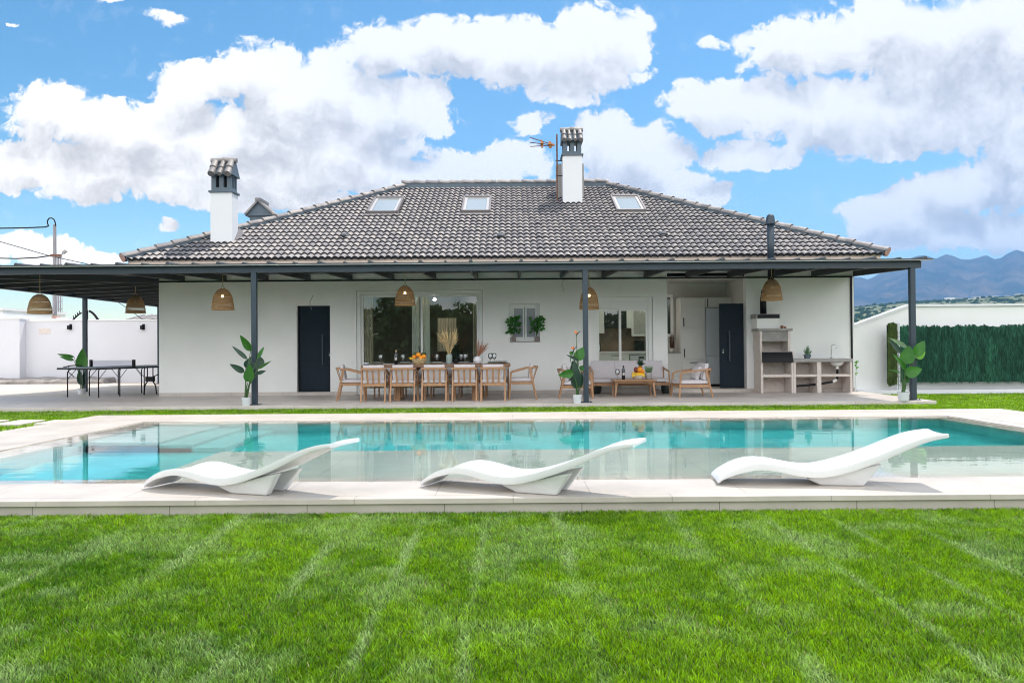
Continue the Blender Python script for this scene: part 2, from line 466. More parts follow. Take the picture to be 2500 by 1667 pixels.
L.new(sky.outputs['Color'], hs.inputs['Color'])
fx = N('ShaderNodeMix'); fx.data_type = 'RGBA'
L.new(alpha, fx.inputs['Factor']); L.new(hs.outputs['Color'], fx.inputs['A']); L.new(cm.outputs['Result'], fx.inputs['B'])
fb = N('ShaderNodeMix'); fb.data_type = 'RGBA'; fb.inputs['B'].default_value = (2.3*K, 2.31*K, 2.31*K, 1)
L.new(balpha, fb.inputs['Factor']); L.new(fx.outputs['Result'], fb.inputs['A'])
L.new(fb.outputs['Result'], bg.inputs['Color']); L.new(bg.outputs[0], out.inputs['Surface'])
w.cycles.sampling_method = 'MANUAL'; w.cycles.sample_map_resolution = 512

sd = bpy.data.lights.new('sun', 'SUN'); sd.energy = 2.1; sd.angle = R(0.5); sd.color = (1.0, 0.93, 0.84)
so = bpy.data.objects.new('sun', sd); COL.objects.link(so)
so.location = (10, 10, 30)
so.rotation_euler = (-TO_SUN).to_track_quat('-Z', 'Y').to_euler()

vs = SC.view_settings
vs.view_transform = 'Standard'; vs.look = 'None'; vs.exposure = EXPO; vs.gamma = 1.0; vs.use_curve_mapping = False
HAZE = 0.00015
cy = SC.cycles
cy.max_bounces = 10; cy.diffuse_bounces = 5; cy.glossy_bounces = 4; cy.transmission_bounces = 6; cy.transparent_max_bounces = 16
cy.volume_bounces = 0
cy.use_denoising = True
cy.pixel_filter_type = 'BLACKMAN_HARRIS'; cy.filter_width = 1.05
cy.sample_clamp_indirect = 12
cy.caustics_reflective = False
cy.caustics_refractive = True

# ------------------------------------------------------------------ ground, deck, pool
TZ = 0.17      # terrace
DZ = 0.12      # pool deck
LZ = 0.085     # back lawn soil
FZ = -0.004     # front lawn soil
WZ = 0.108     # water
M['soilgreen'] = mat('lawn_soil', (0.035,0.075,0.012), 0.95, var=0.3, scale=5)
M['dry'] = mat('dry_ground', (0.30,0.27,0.17), 0.95, var=0.3, scale=0.02)
# far ground to the horizon, with the place's own platforms standing on it
g = MB(); g.quad((-9000,-9000,-1.7),(9000,-9000,-1.7),(9000,9000,-1.7),(-9000,9000,-1.7)); struct(g.build('ground', M['dry']))
g = MB(); g.quad((-30,-14,FZ),(30,-14,FZ),(30,5.93,FZ),(-30,5.93,FZ)); struct(g.build('front_lawn_soil', M['soilgreen']))
g = MB()
g.box(-30,-7.29,5.93,14.97,-0.3,LZ); g.box(8.57,30,5.93,18.3,-0.3,LZ); g.box(-7.29,8.57,13.70,14.97,-0.3,LZ)
g.box(7.95,8.57,14.97,18.3,-0.3,LZ-0.004)
struct(g.build('back_lawn_soil', M['soilgreen']))
DX0, DX1, DY0, DY1 = -7.26, 8.54, 5.90, 13.67
IX0, IX1, IY0, IY1 = -5.88, 6.93, 6.66, 12.40      # water edge
BX0, BX1, BY0, BY1 = -5.50, 6.62, 6.93, 12.06      # basin edge
def ring(g, x0,x1,y0,y1, a0,a1,b0,b1, z0, z1):
    g.box(x0,a0,y0,y1,z0,z1); g.box(a1,x1,y0,y1,z0,z1); g.box(a0,a1,y0,b0,z0,z1); g.box(a0,a1,b1,y1,z0,z1)
g = MB(); ring(g, DX0-0.015,DX1+0.015,DY0-0.02,DY1+0.015, IX0-0.27,IX1+0.27,IY0-0.02,IY1+0.27, DZ-0.042, DZ)
dk = struct(g.build('pool_deck', M['stone'], bevel=0.004))
g = MB()   # inner coping, a hairline joint away from the slabs
ring(g, IX0-0.266,IX1+0.266,IY0-0.016,IY1+0.266, IX0,IX1,IY0,IY1, DZ-0.05, DZ-0.001)
struct(g.build('pool_coping', M['stone'], bevel=0.003))
g = MB(); ring(g, DX0,DX1,DY0,DY1, IX0-0.3,IX1+0.3,IY0-0.1,IY1+0.3, -0.3, DZ-0.045)
struct(g.build('deck_riser', M['riser']))
g = MB(); ring(g, IX0-0.2,IX1+0.2,IY0-0.09,IY1+0.2, BX0,BX1,BY0,BY1, -0.25, WZ-0.018)
struct(g.build('pool_rim', M['shelfstone']))
g = MB()
PD = 1.25
g.quad((BX0,BY0,WZ-PD),(BX1,BY0,WZ-PD),(BX1,BY1,WZ-PD),(BX0,BY1,WZ-PD))
g.quad((BX0,BY1,WZ-PD),(BX1,BY1,WZ-PD),(BX1,BY1,-.252),(BX0,BY1,-.252))
g.quad((BX1,BY1,WZ-PD),(BX1,BY0,WZ-PD),(BX1,BY0,-.252),(BX1,BY1,-.252))
g.quad((BX0,BY0,WZ-PD),(BX0,BY1,WZ-PD),(BX0,BY1,-.252),(BX0,BY0,-.252))
g.quad((BX1,BY0,WZ-PD),(BX0,BY0,WZ-PD),(BX0,BY0,-.252),(BX1,BY0,-.252))
recv = [struct(g.build('pool_basin', M['basin'], fix=False))]
g = MB(); g.box(-3.35,BX1-0.004,BY0+0.004,8.95,WZ-PD-0.02,WZ-0.17)
recv.append(struct(g.build('pool_shelf', M['shelfstone'], bevel=0.01)))
g = MB()
for k in range(3):
    g.box(BX0+0.003, -4.55+0.42*k+0.02, 10.0, BY1-0.003, WZ-PD-0.02-k*0.01, WZ-0.28-0.28*k)
recv.append(struct(g.build('pool_steps', M['basin'], bevel=0.01)))
# water: one closed body, refracting top
wm = bpy.data.materials.new('pool_water'); wm.use_nodes = True
n_ = wm.node_tree; n_.nodes.clear()
o_ = n_.nodes.new('ShaderNodeOutputMaterial'); gl = n_.nodes.new('ShaderNodeBsdfGlass'); gl.inputs['IOR'].default_value = 1.33
gl.inputs['Roughness'].default_value = 0.0
tcw = n_.nodes.new('ShaderNodeNewGeometry')
mpw = n_.nodes.new('ShaderNodeMapping'); mpw.inputs['Scale'].default_value = (0.8, 2.2, 1)
nzw = n_.nodes.new('ShaderNodeTexNoise'); nzw.inputs['Scale'].default_value = 2.2; nzw.inputs['Detail'].default_value = 3
bpw = n_.nodes.new('ShaderNodeBump'); bpw.inputs['Strength'].default_value = 0.06; bpw.inputs['Distance'].default_value = 0.02
n_.links.new(tcw.outputs['Position'], mpw.inputs['Vector']); n_.links.new(mpw.outputs['Vector'], nzw.inputs['Vector'])
n_.links.new(nzw.outputs['Fac'], bpw.inputs['Height']); n_.links.new(bpw.outputs['Normal'], gl.inputs['Normal'])
va = n_.nodes.new('ShaderNodeVolumeAbsorption'); va.inputs['Color'].default_value = (0.16, 0.94, 0.965, 1); va.inputs['Density'].default_value = 0.80
n_.links.new(gl.outputs[0], o_.inputs['Surface']); n_.links.new(va.outputs[0], o_.inputs['Volume'])
g = MB(); e = 0.05
g.box(IX0-0.02, IX1+0.02, IY0-0.02, IY1+0.02, WZ-PD-0.1, WZ)
wo = struct(g.build('water', wm))

# pool lamps on the far wall, skimmer box at the steps
M['lampglass'] = mat('pool_lamp_glass', (0.85,0.88,0.88), 0.3)
for px in (1036, 1679):
    p = at(px, 1034, BY1)
    t = thing('pool_light', (p.x, BY1, WZ-0.36), 'round white underwater lamp in the far pool wall, %s' % ('left one beneath the dining table' if px < 1200 else 'right one beyond the coffee table'), 'pool light', 'underwater lamps in the far pool wall')
    g = MB(); g.tube([(p.x,BY1-0.001,WZ-0.36),(p.x,BY1-0.03,WZ-0.36)], [0.15,0.13], 20); g.build('housing', M['white'], t)
    g = MB(); g.tube([(p.x,BY1-0.031,WZ-0.36),(p.x,BY1-0.045,WZ-0.36)], [0.12,0.09], 20); g.build('lens', M['lampglass'], t)
# terrace slab
g = MB()
g.box(-13.2, 8.16, 14.98, 18.42, -0.3, TZ)
struct(g.build('terrace', M['terrace'], bevel=0.006))
g = MB()
g.add([(-8.24,18.42,TZ-.003),(-13.2,18.42,TZ-.003),(-13.2,14.9,TZ-.003),(-40,14.9,0.13),(-40,22,0.16),(-40,30,0.5),(-8.24,30,0.13),(-8.24,22,0.11),(-13.2,22,0.115)],
      [(0,1,8,7),(1,2,3,4,8),(8,4,5,6,7)])
struct(g.build('yard', M['yard']))
# stepping slabs in the lawn at the left
for q in (((-60,1024),(118,1024.5),(50,1035),(-140,1034)), ((-30,1036),(110,1024.5),(112,1024.4),(48,1035))):
    pass
M['slab'] = mat('pale_slab', (0.62,0.55,0.50), 0.8, var=0.06, scale=3, bump=0.2)
def slab(px0, px1, px2, px3, ya, yb, lab):
    a, b, c, d = gnd(px0,ya,0.13), gnd(px1,ya,0.13), gnd(px2,yb,0.13), gnd(px3,yb,0.13)
    c0 = (a+b+c+d)/4
    g = MB(); P8 = [Vector((p.x,p.y,z)) for z in (0.04,0.132) for p in (d,c,b,a)]
    g.add(P8, [(0,3,2,1),(4,5,6,7),(0,1,5,4),(1,2,6,5),(2,3,7,6),(3,0,4,7)])
    o = g.build('paving_slab', M['slab'], bevel=0.006)
    tag(o, lab, 'paving slab', 'stepping slabs in the lawn beside the pool deck')
slab(-70, 22, -4, -110, 1024.6, 1028.2, 'pale stepping slab in the lawn, farthest from the pool deck at the photo edge')
slab(52, 110, 47, -20, 1024.4, 1035.5, 'pale stepping slab in the lawn, middle of the row beside the deck')
slab(132, 176, 104, 82, 1025.0, 1034.0, 'pale stepping slab in the lawn that touches the pool deck')

# ------------------------------------------------------------------ grass
M['grass'] = leafmat('grass_blade', (0,0,0), (0,0,0), trans=0.42, rough=0.42, attr='tint', spec=0.35)
def vnoise(x, y, s, seed):
    """cheap value noise on arrays"""
    xi = x*s + seed*17.3; yi = y*s + seed*7.9
    x0 = np.floor(xi).astype(np.int64); y0 = np.floor(yi).astype(np.int64)
    fx = xi-x0; fy = yi-y0; fx = fx*fx*(3-2*fx); fy = fy*fy*(3-2*fy)
    def h(a, b):
        v = (a*374761393 + b*668265263 + seed*982451653) & 0x7fffffff
        v = ((v ^ (v >> 13))*1274126177) & 0x7fffffff
        return (v & 0xffff)/65535.0
    return (h(x0,y0)*(1-fx)+h(x0+1,y0)*fx)*(1-fy)+(h(x0,y0+1)*(1-fx)+h(x0+1,y0+1)*fx)*fy
def fbm(x, y, s, seed, o=4):
    t = 0; a = 0.5
    for k in range(o):
        t = t + a*vnoise(x, y, s*2**k, seed+k); a *= 0.5
    return t/0.9375
def grass(name, rects, z, hgt, wid, near, label_kind):
    X=[];Y=[]
    for (x0,x1,y0,y1,den) in rects:
        n = int((x1-x0)*(y1-y0)*den)
        X.append(RNG.uniform(x0,x1,n)); Y.append(RNG.uniform(y0,y1,n))
    x = np.concatenate(X); y = np.concatenate(Y); n = len(x)
    if near:   # keep what could be seen from near the camera
        keep = np.abs(x) < (y*0.66+2.2); x = x[keep]; y = y[keep]; n = len(x)
    big = fbm(x, y, 0.7, 3); med = fbm(x, y, 2.6, 5); fine = vnoise(x, y, 11.0, 9)
    # mower lanes run away from the camera: pale lines where the blades lie flat
    xs_ = x + 0.05*(med-0.5) + 0.16*np.sin(x*2.3+1.0)
    lane = np.abs((xs_ + 0.42) % 0.60 - 0.30)
    lane = np.clip(1 - lane/0.06, 0, 1)*np.clip((fbm(x, y, 2.2, 51)-0.34)*3.5, 0.12, 1)
    tuft = vnoise(x, y, 16.0, 31)*.6 + vnoise(x, y, 31.0, 32)*.4
    h = hgt*(0.55+0.7*RNG.random(n))*(0.72+0.5*tuft)*(0.9+0.2*med)*(1-0.15*lane)
    wd = wid*(0.6+0.9*RNG.random(n))
    if near: wd = wd*(0.75+0.09*(y-2.6))
    lean = (0.2+0.75*RNG.random(n))*(1+0.3*lane)
    swirl = 2*PI*vnoise(x, y, 9.0, 21)
    ang = swirl + RNG.normal(0, 1.5, n)
    lx = np.cos(ang)*lean*h; ly = np.sin(ang)*lean*h
    fa = RNG.uniform(0, 2*PI, n); wx = np.cos(fa)*wd/2; wy = np.sin(fa)*wd/2
    zz = np.full(n, z)
    V = np.empty((n,5,3))
    V[:,0] = np.stack([x-wx, y-wy, zz], 1); V[:,1] = np.stack([x+wx, y+wy, zz], 1)
    V[:,2] = np.stack([x-wx*.8+lx*.35, y-wy*.8+ly*.35, zz+h*.62], 1); V[:,3] = np.stack([x+wx*.8+lx*.35, y+wy*.8+ly*.35, zz+h*.62], 1)
    V[:,4] = np.stack([x+lx, y+ly, zz+h], 1)
    T = np.array([[0,1,3],[0,3,2],[2,3,4]])[None] + (np.arange(n)*5)[:,None,None]
    dark = np.array([0.070,0.190,0.006]); mid = np.array([0.26,0.44,0.02]); pale = np.array([0.42,0.54,0.24]); straw = np.array([0.34,0.31,0.14])
    t = np.clip((big*0.35+med*0.2+tuft*0.45-0.27)/0.45, 0, 1)[:,None]
    c = dark*(1-t)+mid*t
    pz = np.clip((fbm(x, y, 3.0, 40)-0.50)*1.8, 0, 0.4) + 0.72*lane
    pz = np.clip(pz*(0.4+1.2*RNG.random(n)), 0, 0.85)[:,None]
    c = c*(1-pz)+pale*pz
    st = (RNG.random(n) < 0.018+0.05*np.clip(fbm(x,y,2.0,60)-.55,0,1))[:,None]
    c = np.where(st, straw, c)
    c = c*(0.45+1.05*RNG.random(n))[:,None]
    if not near: c = c*np.array([1.15,1.15,0.7])
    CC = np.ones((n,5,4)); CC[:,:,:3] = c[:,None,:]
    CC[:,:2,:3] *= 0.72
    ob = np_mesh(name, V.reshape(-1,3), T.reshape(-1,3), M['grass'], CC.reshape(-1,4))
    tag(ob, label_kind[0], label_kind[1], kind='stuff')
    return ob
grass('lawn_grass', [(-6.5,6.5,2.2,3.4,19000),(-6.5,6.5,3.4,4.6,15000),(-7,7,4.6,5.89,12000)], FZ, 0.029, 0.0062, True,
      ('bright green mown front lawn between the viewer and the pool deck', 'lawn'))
bg_rects = [(-7.2,8.5,13.69,14.97,2600),(-15,-7.29,6.5,14.9,1500),(8.57,18,6.0,18.15,1300),(7.98,8.6,14.98,18.1,1500)]
grass('turf_grass', bg_rects, LZ, 0.042, 0.011, False, ('short vivid green turf around the far side of the pool deck', 'lawn'))
# ------------------------------------------------------------------ house
HX0, HX1, HY = -8.30, 8.05, 18.30
FLZ = 0.25
WT = 3.25
house = thing('house', (0, HY, TZ), 'long single storey white house with a grey tiled hip roof behind the pool', 'house')
def px_x(px, Y, py=849): return at(px, py, Y).x
def px_z(py, Y, px=1250): return at(px, py, Y).z
D0, D1 = px_x(724.5,HY), px_x(806,HY)
DT = px_z(746,HY,765)
G0, G1 = px_x(870,HY), px_x(1179,HY); GT = px_z(709,HY,1020)
S0, S1 = px_x(1245,HY), px_x(1318,HY); ST = px_z(742,HY,1280); SB = px_z(836,HY,1280)
K0, K1 = px_x(1448,HY), px_x(1595,HY); KT = px_z(724.5,HY,1520)
O0, O1 = px_x(1630,HY), px_x(1823,HY); OT = 2.99
TH = 0.24
def wall_with_holes(g, x0, x1, z0, z1, holes, y0, y1):
    xs = sorted({x0, x1, *[h[0] for h in holes], *[h[1] for h in holes]})
    for a, b in zip(xs[:-1], xs[1:]):
        hs = [h for h in holes if h[0] <= a + 1e-6 and h[1] >= b - 1e-6]
        z = z0
        for h in sorted(hs, key=lambda q: q[2]):
            if h[2] > z + 1e-6: g.box(a, b, y0, y1, z, h[2])
            z = h[3]
        if z < z1 - 1e-6: g.box(a, b, y0, y1, z, z1)
g = MB()
wall_with_holes(g, HX0, HX1, TZ-0.02, WT, [(D0,D1,TZ-0.02,DT),(G0,G1,TZ-0.02,GT),(S0,S1,SB,ST),(K0,K1,TZ-0.02,KT),(O0,O1,TZ-0.02,OT)], HY, HY+TH)
g.box(HX0, HX0+TH, HY+TH, 29.0, TZ-0.1, WT); g.box(HX1-TH, HX1, HY+TH, 29.0, TZ-0.1, WT); g.box(HX0+TH, HX1-TH, 28.8, 29.0, TZ-0.1, WT)
import bmesh as _b
wl = g.build('wall', M['plaster'], house)
# skirting tile
for a, b in ((HX0+.002,D0),(D1,G0),(G1,K0),(K1,O0),(O1,HX1-.002)):
    g = MB(); g.box(a, b, HY-0.012, HY-0.0005, TZ+0.0005, TZ+0.082); g.build('skirting', M['terrace'], house)
# dark guide rail of the porch blind
g = MB(); zr = 2.845
g.box(HX0, HX1-0.05, HY-0.03, HY-0.001, zr, zr+0.03); g.box(HX1-0.085, HX1-0.05, HY-0.031, HY-0.001, TZ+0.001, zr+0.0301)
g.build('blind_rail', M['black'], house)
# ---- roof
EY, EZ, RY, RZ = 17.80, 3.31, 23.48, 6.08
EX0, EX1 = -8.84, 8.55
RX0, RX1 = px_x(994,RY), px_x(1483,RY)
SLOPE = (RZ-EZ)/(RY-EY)
def roofz(Y): return EZ + SLOPE*(Y-EY)
def on_roof(px, py):
    d = ray(px, py)
    t = (EZ - SLOPE*EY - CAM.z) / (d.z - SLOPE*d.y)
    return CAM + d*t
nrm = Vector((0,-SLOPE,1)).normalized(); upv = Vector((0,1,SLOPE)).normalized()
SL = math.hypot(RY-EY, RZ-EZ)
tm, tnt, tb = newmat('glazed_grey_roof_tile')
_g = tnt.nodes.new('ShaderNodeNewGeometry'); _m = tnt.nodes.new('ShaderNodeMapping'); _m.inputs['Scale'].default_value = (6.6, 3.9, 0)
_v = tnt.nodes.new('ShaderNodeTexWhiteNoise'); _v.noise_dimensions = '2D'
_f = tnt.nodes.new('ShaderNodeVectorMath'); _f.operation = 'FLOOR'
_r = tnt.nodes.new('ShaderNodeValToRGB'); _r.color_ramp.elements[0].color = (0.225,0.215,0.222,1); _r.color_ramp.elements[1].color = (0.355,0.33,0.315,1)
tnt.links.new(_g.outputs['Position'], _m.inputs['Vector']); tnt.links.new(_m.outputs['Vector'], _f.inputs[0]); tnt.links.new(_f.outputs[0], _v.inputs['Vector'])
tnt.links.new(_v.outputs['Value'], _r.inputs['Fac']); tnt.links.new(_r.outputs['Color'], tb.inputs['Base Color'])
tb.inputs['Roughness'].default_value = 0.48; tb.inputs['Specular IOR Level'].default_value = 0.75; tb.inputs['Metallic'].default_value = 0.7
_n = tnt.nodes.new('ShaderNodeTexNoise'); _n.inputs['Scale'].default_value = 9; _n.inputs['Detail'].default_value = 6
_mr = tnt.nodes.new('ShaderNodeMapRange'); _mr.inputs['To Min'].default_value = 0.58; _mr.inputs['To Max'].default_value = 0.78
tnt.links.new(_g.outputs['Position'], _n.inputs['Vector']); tnt.links.new(_n.outputs['Fac'], _mr.inputs['Value']); tnt.links.new(_mr.outputs['Result'], tb.inputs['Roughness'])
M['tile'] = tm
LAM, ROWS, AMP, LIFT = 0.152, 23, 0.046, 0.042
def tile_plane(g):
    nsub = 10
    x0, x1 = EX0-0.1, EX1+0.1
    nc = int((x1-x0)/LAM*nsub)
    xs = [x0 + (x1-x0)*i/nc for i in range(nc+1)]
    def hh(x):
        q = abs(math.sin(PI*x/LAM)); return AMP*(q**0.85)
    row = SL/ROWS
    for r in range(ROWS):
        P = []
        jit = RNG.normal(0, 0.0022, 400); tl = RNG.normal(0, 0.003, 400)
        for (s, lift) in ((r*row-0.03, -0.012), (r*row-0.03, LIFT), (r*row+row*0.5, LIFT*0.55), (r*row+row, 0.004)):
            t = min(max(s/SL, -0.01), 1)
            xl = EX0 + (RX0-EX0)*t; xr = EX1 + (RX1-EX1)*t
            base = Vector((0, EY, EZ)) + upv*s
            line = []
            for x in xs:
                xx = min(max(x, xl), xr)
                # rows are laid with a slight lean, as in the photo each course steps sideways a little
                ti = int((xx-x0)/LAM) % 400; p = base + nrm*(hh(xx) + lift + jit[ti]) + upv*tl[ti]
                line.append((xx, p.y, p.z))
            P.append(line)
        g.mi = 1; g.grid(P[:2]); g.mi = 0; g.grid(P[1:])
g = MB(); tile_plane(g)
M['tileshade'] = mat('tile_front_shade', (0.030,0.030,0.034), 0.9, var=.2, scale=9, spec=.1)  # shadow under each course, painted dark on the tile front faces
roof = g.build('roof', [M['tile'], M['tileshade']], house, fix=False)
roof.data.polygons.foreach_set('use_smooth', [True]*len(roof.data.polygons))
try:
    roof.data.set_sharp_from_angle(angle=R(50))
except Exception: pass
# other three slopes and soffit
g = MB()
BYY = 2*RY-EY
g.add([(EX0,EY,EZ),(EX0,BYY,EZ),(EX1,BYY,EZ),(EX1,EY,EZ),(RX0,RY,RZ),(RX1,RY,RZ)], [(0,4,1),(3,2,5),(1,4,5,2)])
g.build('roof_slope', M['tile'], house)
g = MB(); g.box(EX0+0.08, EX1-0.1, EY+0.07, HY-0.001, EZ-0.20, EZ-0.10); g.box(EX0+0.08, HX0-0.001, HY, BYY-0.1, EZ-0.2, EZ-0.10); g.box(HX1+0.001, EX1-0.1, HY, BYY-0.1, EZ-0.2, EZ-0.10)
g.build('eave_tiles', M['terracotta'], house)
g = MB(); g.box(EX0+0.05, EX1-0.08, EY+0.035, EY+0.33, EZ-0.099, EZ+0.02); g.box(EX0+0.05,EX0+0.35,EY+0.33,BYY-.1,EZ-0.099,EZ+0.02); g.box(EX1-0.38,EX1-0.08,EY+0.33,BYY-.1,EZ-0.099,EZ+0.02)
g.build('fascia', M['mortar'], house)
def cap_row(g, a, b, n, r, mort, lap=0.05):
    a = Vector(a); b = Vector(b); d = (b-a)/n; du = d.normalized()
    side = du.cross(Vector((0,0,1))).normalized(); up = side.cross(du).normalized()
    for i in range(n):
        p0 = a + d*i - du*lap; p1 = a + d*(i+1)
        r0, r1 = r*1.10, r*0.93
        P = []
        for p, rr, l in ((p0, r0, 0.022), (p1, r1, 0.0)):
            P.append([p + side*(math.cos(t)*rr) + up*(math.sin(t)*rr*0.85 + l) for t in [PI*k/10 for k in range(11)]])
        P2 = [[q - (q-p0)*0.13 for q in P[0]]]
        g.grid([P2[0]] + P)
g = MB()
cap_row(g, (EX0-0.02,EY-0.02,EZ+0.07), (RX0,RY,RZ+0.09), 21, 0.105, None)
cap_row(g, (EX1+0.02,EY-0.02,EZ+0.07), (RX1,RY,RZ+0.09), 21, 0.105, None)
cap_row(g, (RX0-0.08,RY,RZ+0.13), (RX1+0.08,RY,RZ+0.13), 17, 0.12, None)
rc = g.build('ridge_tiles', M['tile'], house, smooth=False)
g = MB()   # mortar bed below the caps
g.box(RX0-0.02, RX1+0.02, RY-0.10, RY+0.10, RZ-0.06, RZ+0.14)
for (x0, x1) in ((EX0, RX0), (EX1, RX1)):
    g.bar((x0,EY,EZ+0.035), (x1,RY,RZ+0.05), 0.17, 0.12)
g.build('ridge_bed', M['slate'], house)
# terracotta ends of the two hips
for x in (EX0-0.02, EX1+0.02):
    g = MB(); sx = -1 if x < 0 else 1
    c = Vector((x+sx*0.03, EY-0.055, EZ+0.055))
    g.tube([c, c+Vector((-sx*0.02,0.02,0.012))], [0.105,0.10], 14)
    g.build('hip_end', M['terracotta'], house)
# small vent tiles
for px, py in ((840,585),(1222,585),(1621,580)):
    p = on_roof(px, py)
    g = MB(); q = p + nrm*0.055
    pts = [q + Vector((math.cos(t)*0.11,0,0)) + nrm*(math.sin(t)*0.06) for t in [PI*k/8 for k in range(9)]]
    g.grid([pts, [a + upv*0.26 - nrm*0.03 for a in pts]]); g.add(pts, [tuple(range(9))])
    g.build('roof_vent', M['anth_dark'], house, fix=False)
# skylights
M['skyglass'] = mat('skylight_glass', (0.30,0.34,0.36), 0.10, spec=0.7)
M['skyframe'] = mat('grey_brown_aluminium', (0.22,0.20,0.20), 0.45, metal=0.3)
M['skylining'] = mat('pale_skylight_frame', (0.44,0.42,0.42), 0.5)
for (xa, xb, yt, yb) in ((906,980,491,526), (1129,1199,489,524), (1497,1568,487,522)):
    c1 = on_roof((xa+xb)/2, (yt+yb)/2); 
    yl = on_roof(xa, yb).y; yh = on_roof(xa, yt).y
    wdt = (xb-xa)/FPX*c1.y; cx = c1.x
    H = (yh-yl)/math.cos(math.atan(SLOPE))
    def rp(u, v, n): 
        p = Vector((cx+u, c1.y, roofz(c1.y))) + upv*v + nrm*n; return p
    def rbox(g, u0,u1,v0,v1,n0,n1):
        P8 = [rp(u,v,n) for n in (n0,n1) for (u,v) in ((u0,v0),(u1,v0),(u1,v1),(u0,v1))]
        g.add(P8, [(0,3,2,1),(4,5,6,7),(0,1,5,4),(1,2,6,5),(2,3,7,6),(3,0,4,7)])
    W2, H2 = wdt/2, H/2
    g = MB(); rbox(g,-W2,-W2+.05,-H2,H2,-.02,.14); rbox(g,W2-.05,W2,-H2,H2,-.02,.14); rbox(g,-W2+.05,W2-.05,-H2,-H2+.06,-.02,.13); rbox(g,-W2+.05,W2-.05,H2-.07,H2,-.02,.15)
    fr = g.build('skylight', M['skyframe'], house, bevel=0.006)
    g = MB(); a=.05; b=.12; rbox(g,-W2+a,-W2+b,-H2+.06,H2-.07,-.02,.115); rbox(g,W2-b,W2-a,-H2+.06,H2-.07,-.02,.115); rbox(g,-W2+b,W2-b,-H2+.06,-H2+.12,-.02,.113); rbox(g,-W2+b,W2-b,H2-.12,H2-.07,-.02,.113)
    g.build('inner_frame', M['skylining'], fr)
    g = MB(); rbox(g,-W2+b,W2-b,-H2+.12,H2-.12,-.02,.095); g.build('pane', M['skyglass'], fr)
    g = MB()   # lead apron below
    rbox(g,-W2-.05,W2+.05,-H2-.18,-H2-.002,.05,.066); g.build('apron', M['skyframe'], fr)
# chimneys
def chimney(px0, px1, pyb, depth, pyw, pytop, ntile, through):
    p = on_roof((px0+px1)/2, pyb); Y = p.y
    x0, x1 = px_x(px0,Y,pyb), px_x(px1,Y,pyb)
    zw = at((px0+px1)/2, pyw, Y).z; zt = at((px0+px1)/2, pytop, Y).z
    cx = (x0+x1)/2; wdt = x1-x0
    g = MB(); g.box(x0,x1,Y,Y+depth,p.z-0.35,zw)
    ch = g.build('chimney', M['plaster_cool'], house, bevel=0.008)
    g = MB(); o=0.035; g.box(x0-o,x1+o,Y-o,Y+depth+o,zw,zw+0.05)
    g.build('chimney_collar', M['slate'], ch, bevel=0.006)
    zc0 = zw+0.05; hh = zt-zc0; zc1 = zc0+hh*0.52
    i = 0.02; a0, a1, b0, b1 = x0+i, x1-i, Y+i, Y+depth-i
    g = MB(); cw = (a1-a0); sw = cw*0.17; th=0.07
    pw = (cw - 2*sw)/3
    zb = zc0+hh*0.10; zs = zc1-hh*0.06
    for k in range(3):
        xx = a0 + k*(pw+sw)
        g.box(xx, xx+pw, b0, b0+th, zb, zs); g.box(xx, xx+pw, b1-th, b1, zb, zs)
    g.box(a0,a1,b0,b1,zc0,zb); g.box(a0,a1,b0,b1,zs,zc1)
    dp = (b1-b0-2*th)
    for xx in (a0, a1-th):
        g.box(xx, xx+th, b0+th+dp*0.40, b0+th+dp*0.60, zb, zs)
    g.build('chimney_vent', M['slate'], ch)
    if not through:
        g = MB(); g.box(a0+th+.01,a1-th-.01,b0+th+.02,b1-th-.02,zb,zs); g.build('flue_core', M['black'], ch)
    # gabled tile cap, ridge along x
    g = MB(); ov=0.09; zr=zt-0.03; ym=(b0+b1)/2; ex=0.05
    g.prism([(b0-ov,zc1-0.03),(b1+ov,zc1-0.03),(ym,zr-0.02)], 'x', a0-ex, a1+ex)
    g.build('chimney_cap', M['slate'], ch)
    g = MB(); n=ntile
    for k in range(n):
        xx = a0-ex+ (a1-a0+2*ex)*(k+0.5)/n; rr=(a1-a0+2*ex)/n/2*0.92
        big = 0.95 if k in (0,n-1) else 0.66
        e0 = Vector((xx,b0-ov-0.05,zc1-0.045)); e1 = Vector((xx,ym,zr)); m_ = e0.lerp(e1,0.48)
        for (q0,q1,l) in ((e0,m_,0.012),(m_-(e1-e0)*0.08,e1-(e1-e0)*0.12,0.03)):
            g.tube([q0+Vector((0,0,l)),q1+Vector((0,0,l-0.008))],[rr*big,rr*big*0.88],12)
    g.tube([(a0-ex-.02,ym,zr+.01),(cx,ym,zr+.025)],[0.065,0.06],10); g.tube([(cx-.03,ym,zr+.03),(a1+ex+.02,ym,zr+.01)],[0.07,0.062],10)
    o_ = g.build('cap_tiles', M['tile'], ch, smooth=True)
    try: o_.data.set_sharp_from_angle(angle=R(45))
    except Exception: pass
    return x0, x1, Y, depth, zw, zt
c1_ = chimney(513.7, 566.8, 598, 0.42, 470, 386, 3, False)
c2_ = chimney(1374.5, 1422.2, 499.5, 0.50, 380, 310, 4, True)
# apron wedge beside left chimney
g = MB(); x1c = c1_[1]; yy=c1_[2]
g.add([(x1c,yy+0.02,roofz(yy)+.02),(x1c+.09,yy+.05,roofz(yy)+.07),(x1c+.12,yy+.55,roofz(yy+.5)+.1),(x1c,yy+.5,roofz(yy+.5)+.25)],[(0,1,2,3)])
g.build('chimney_flashing', M['skyframe'], house, fix=False)
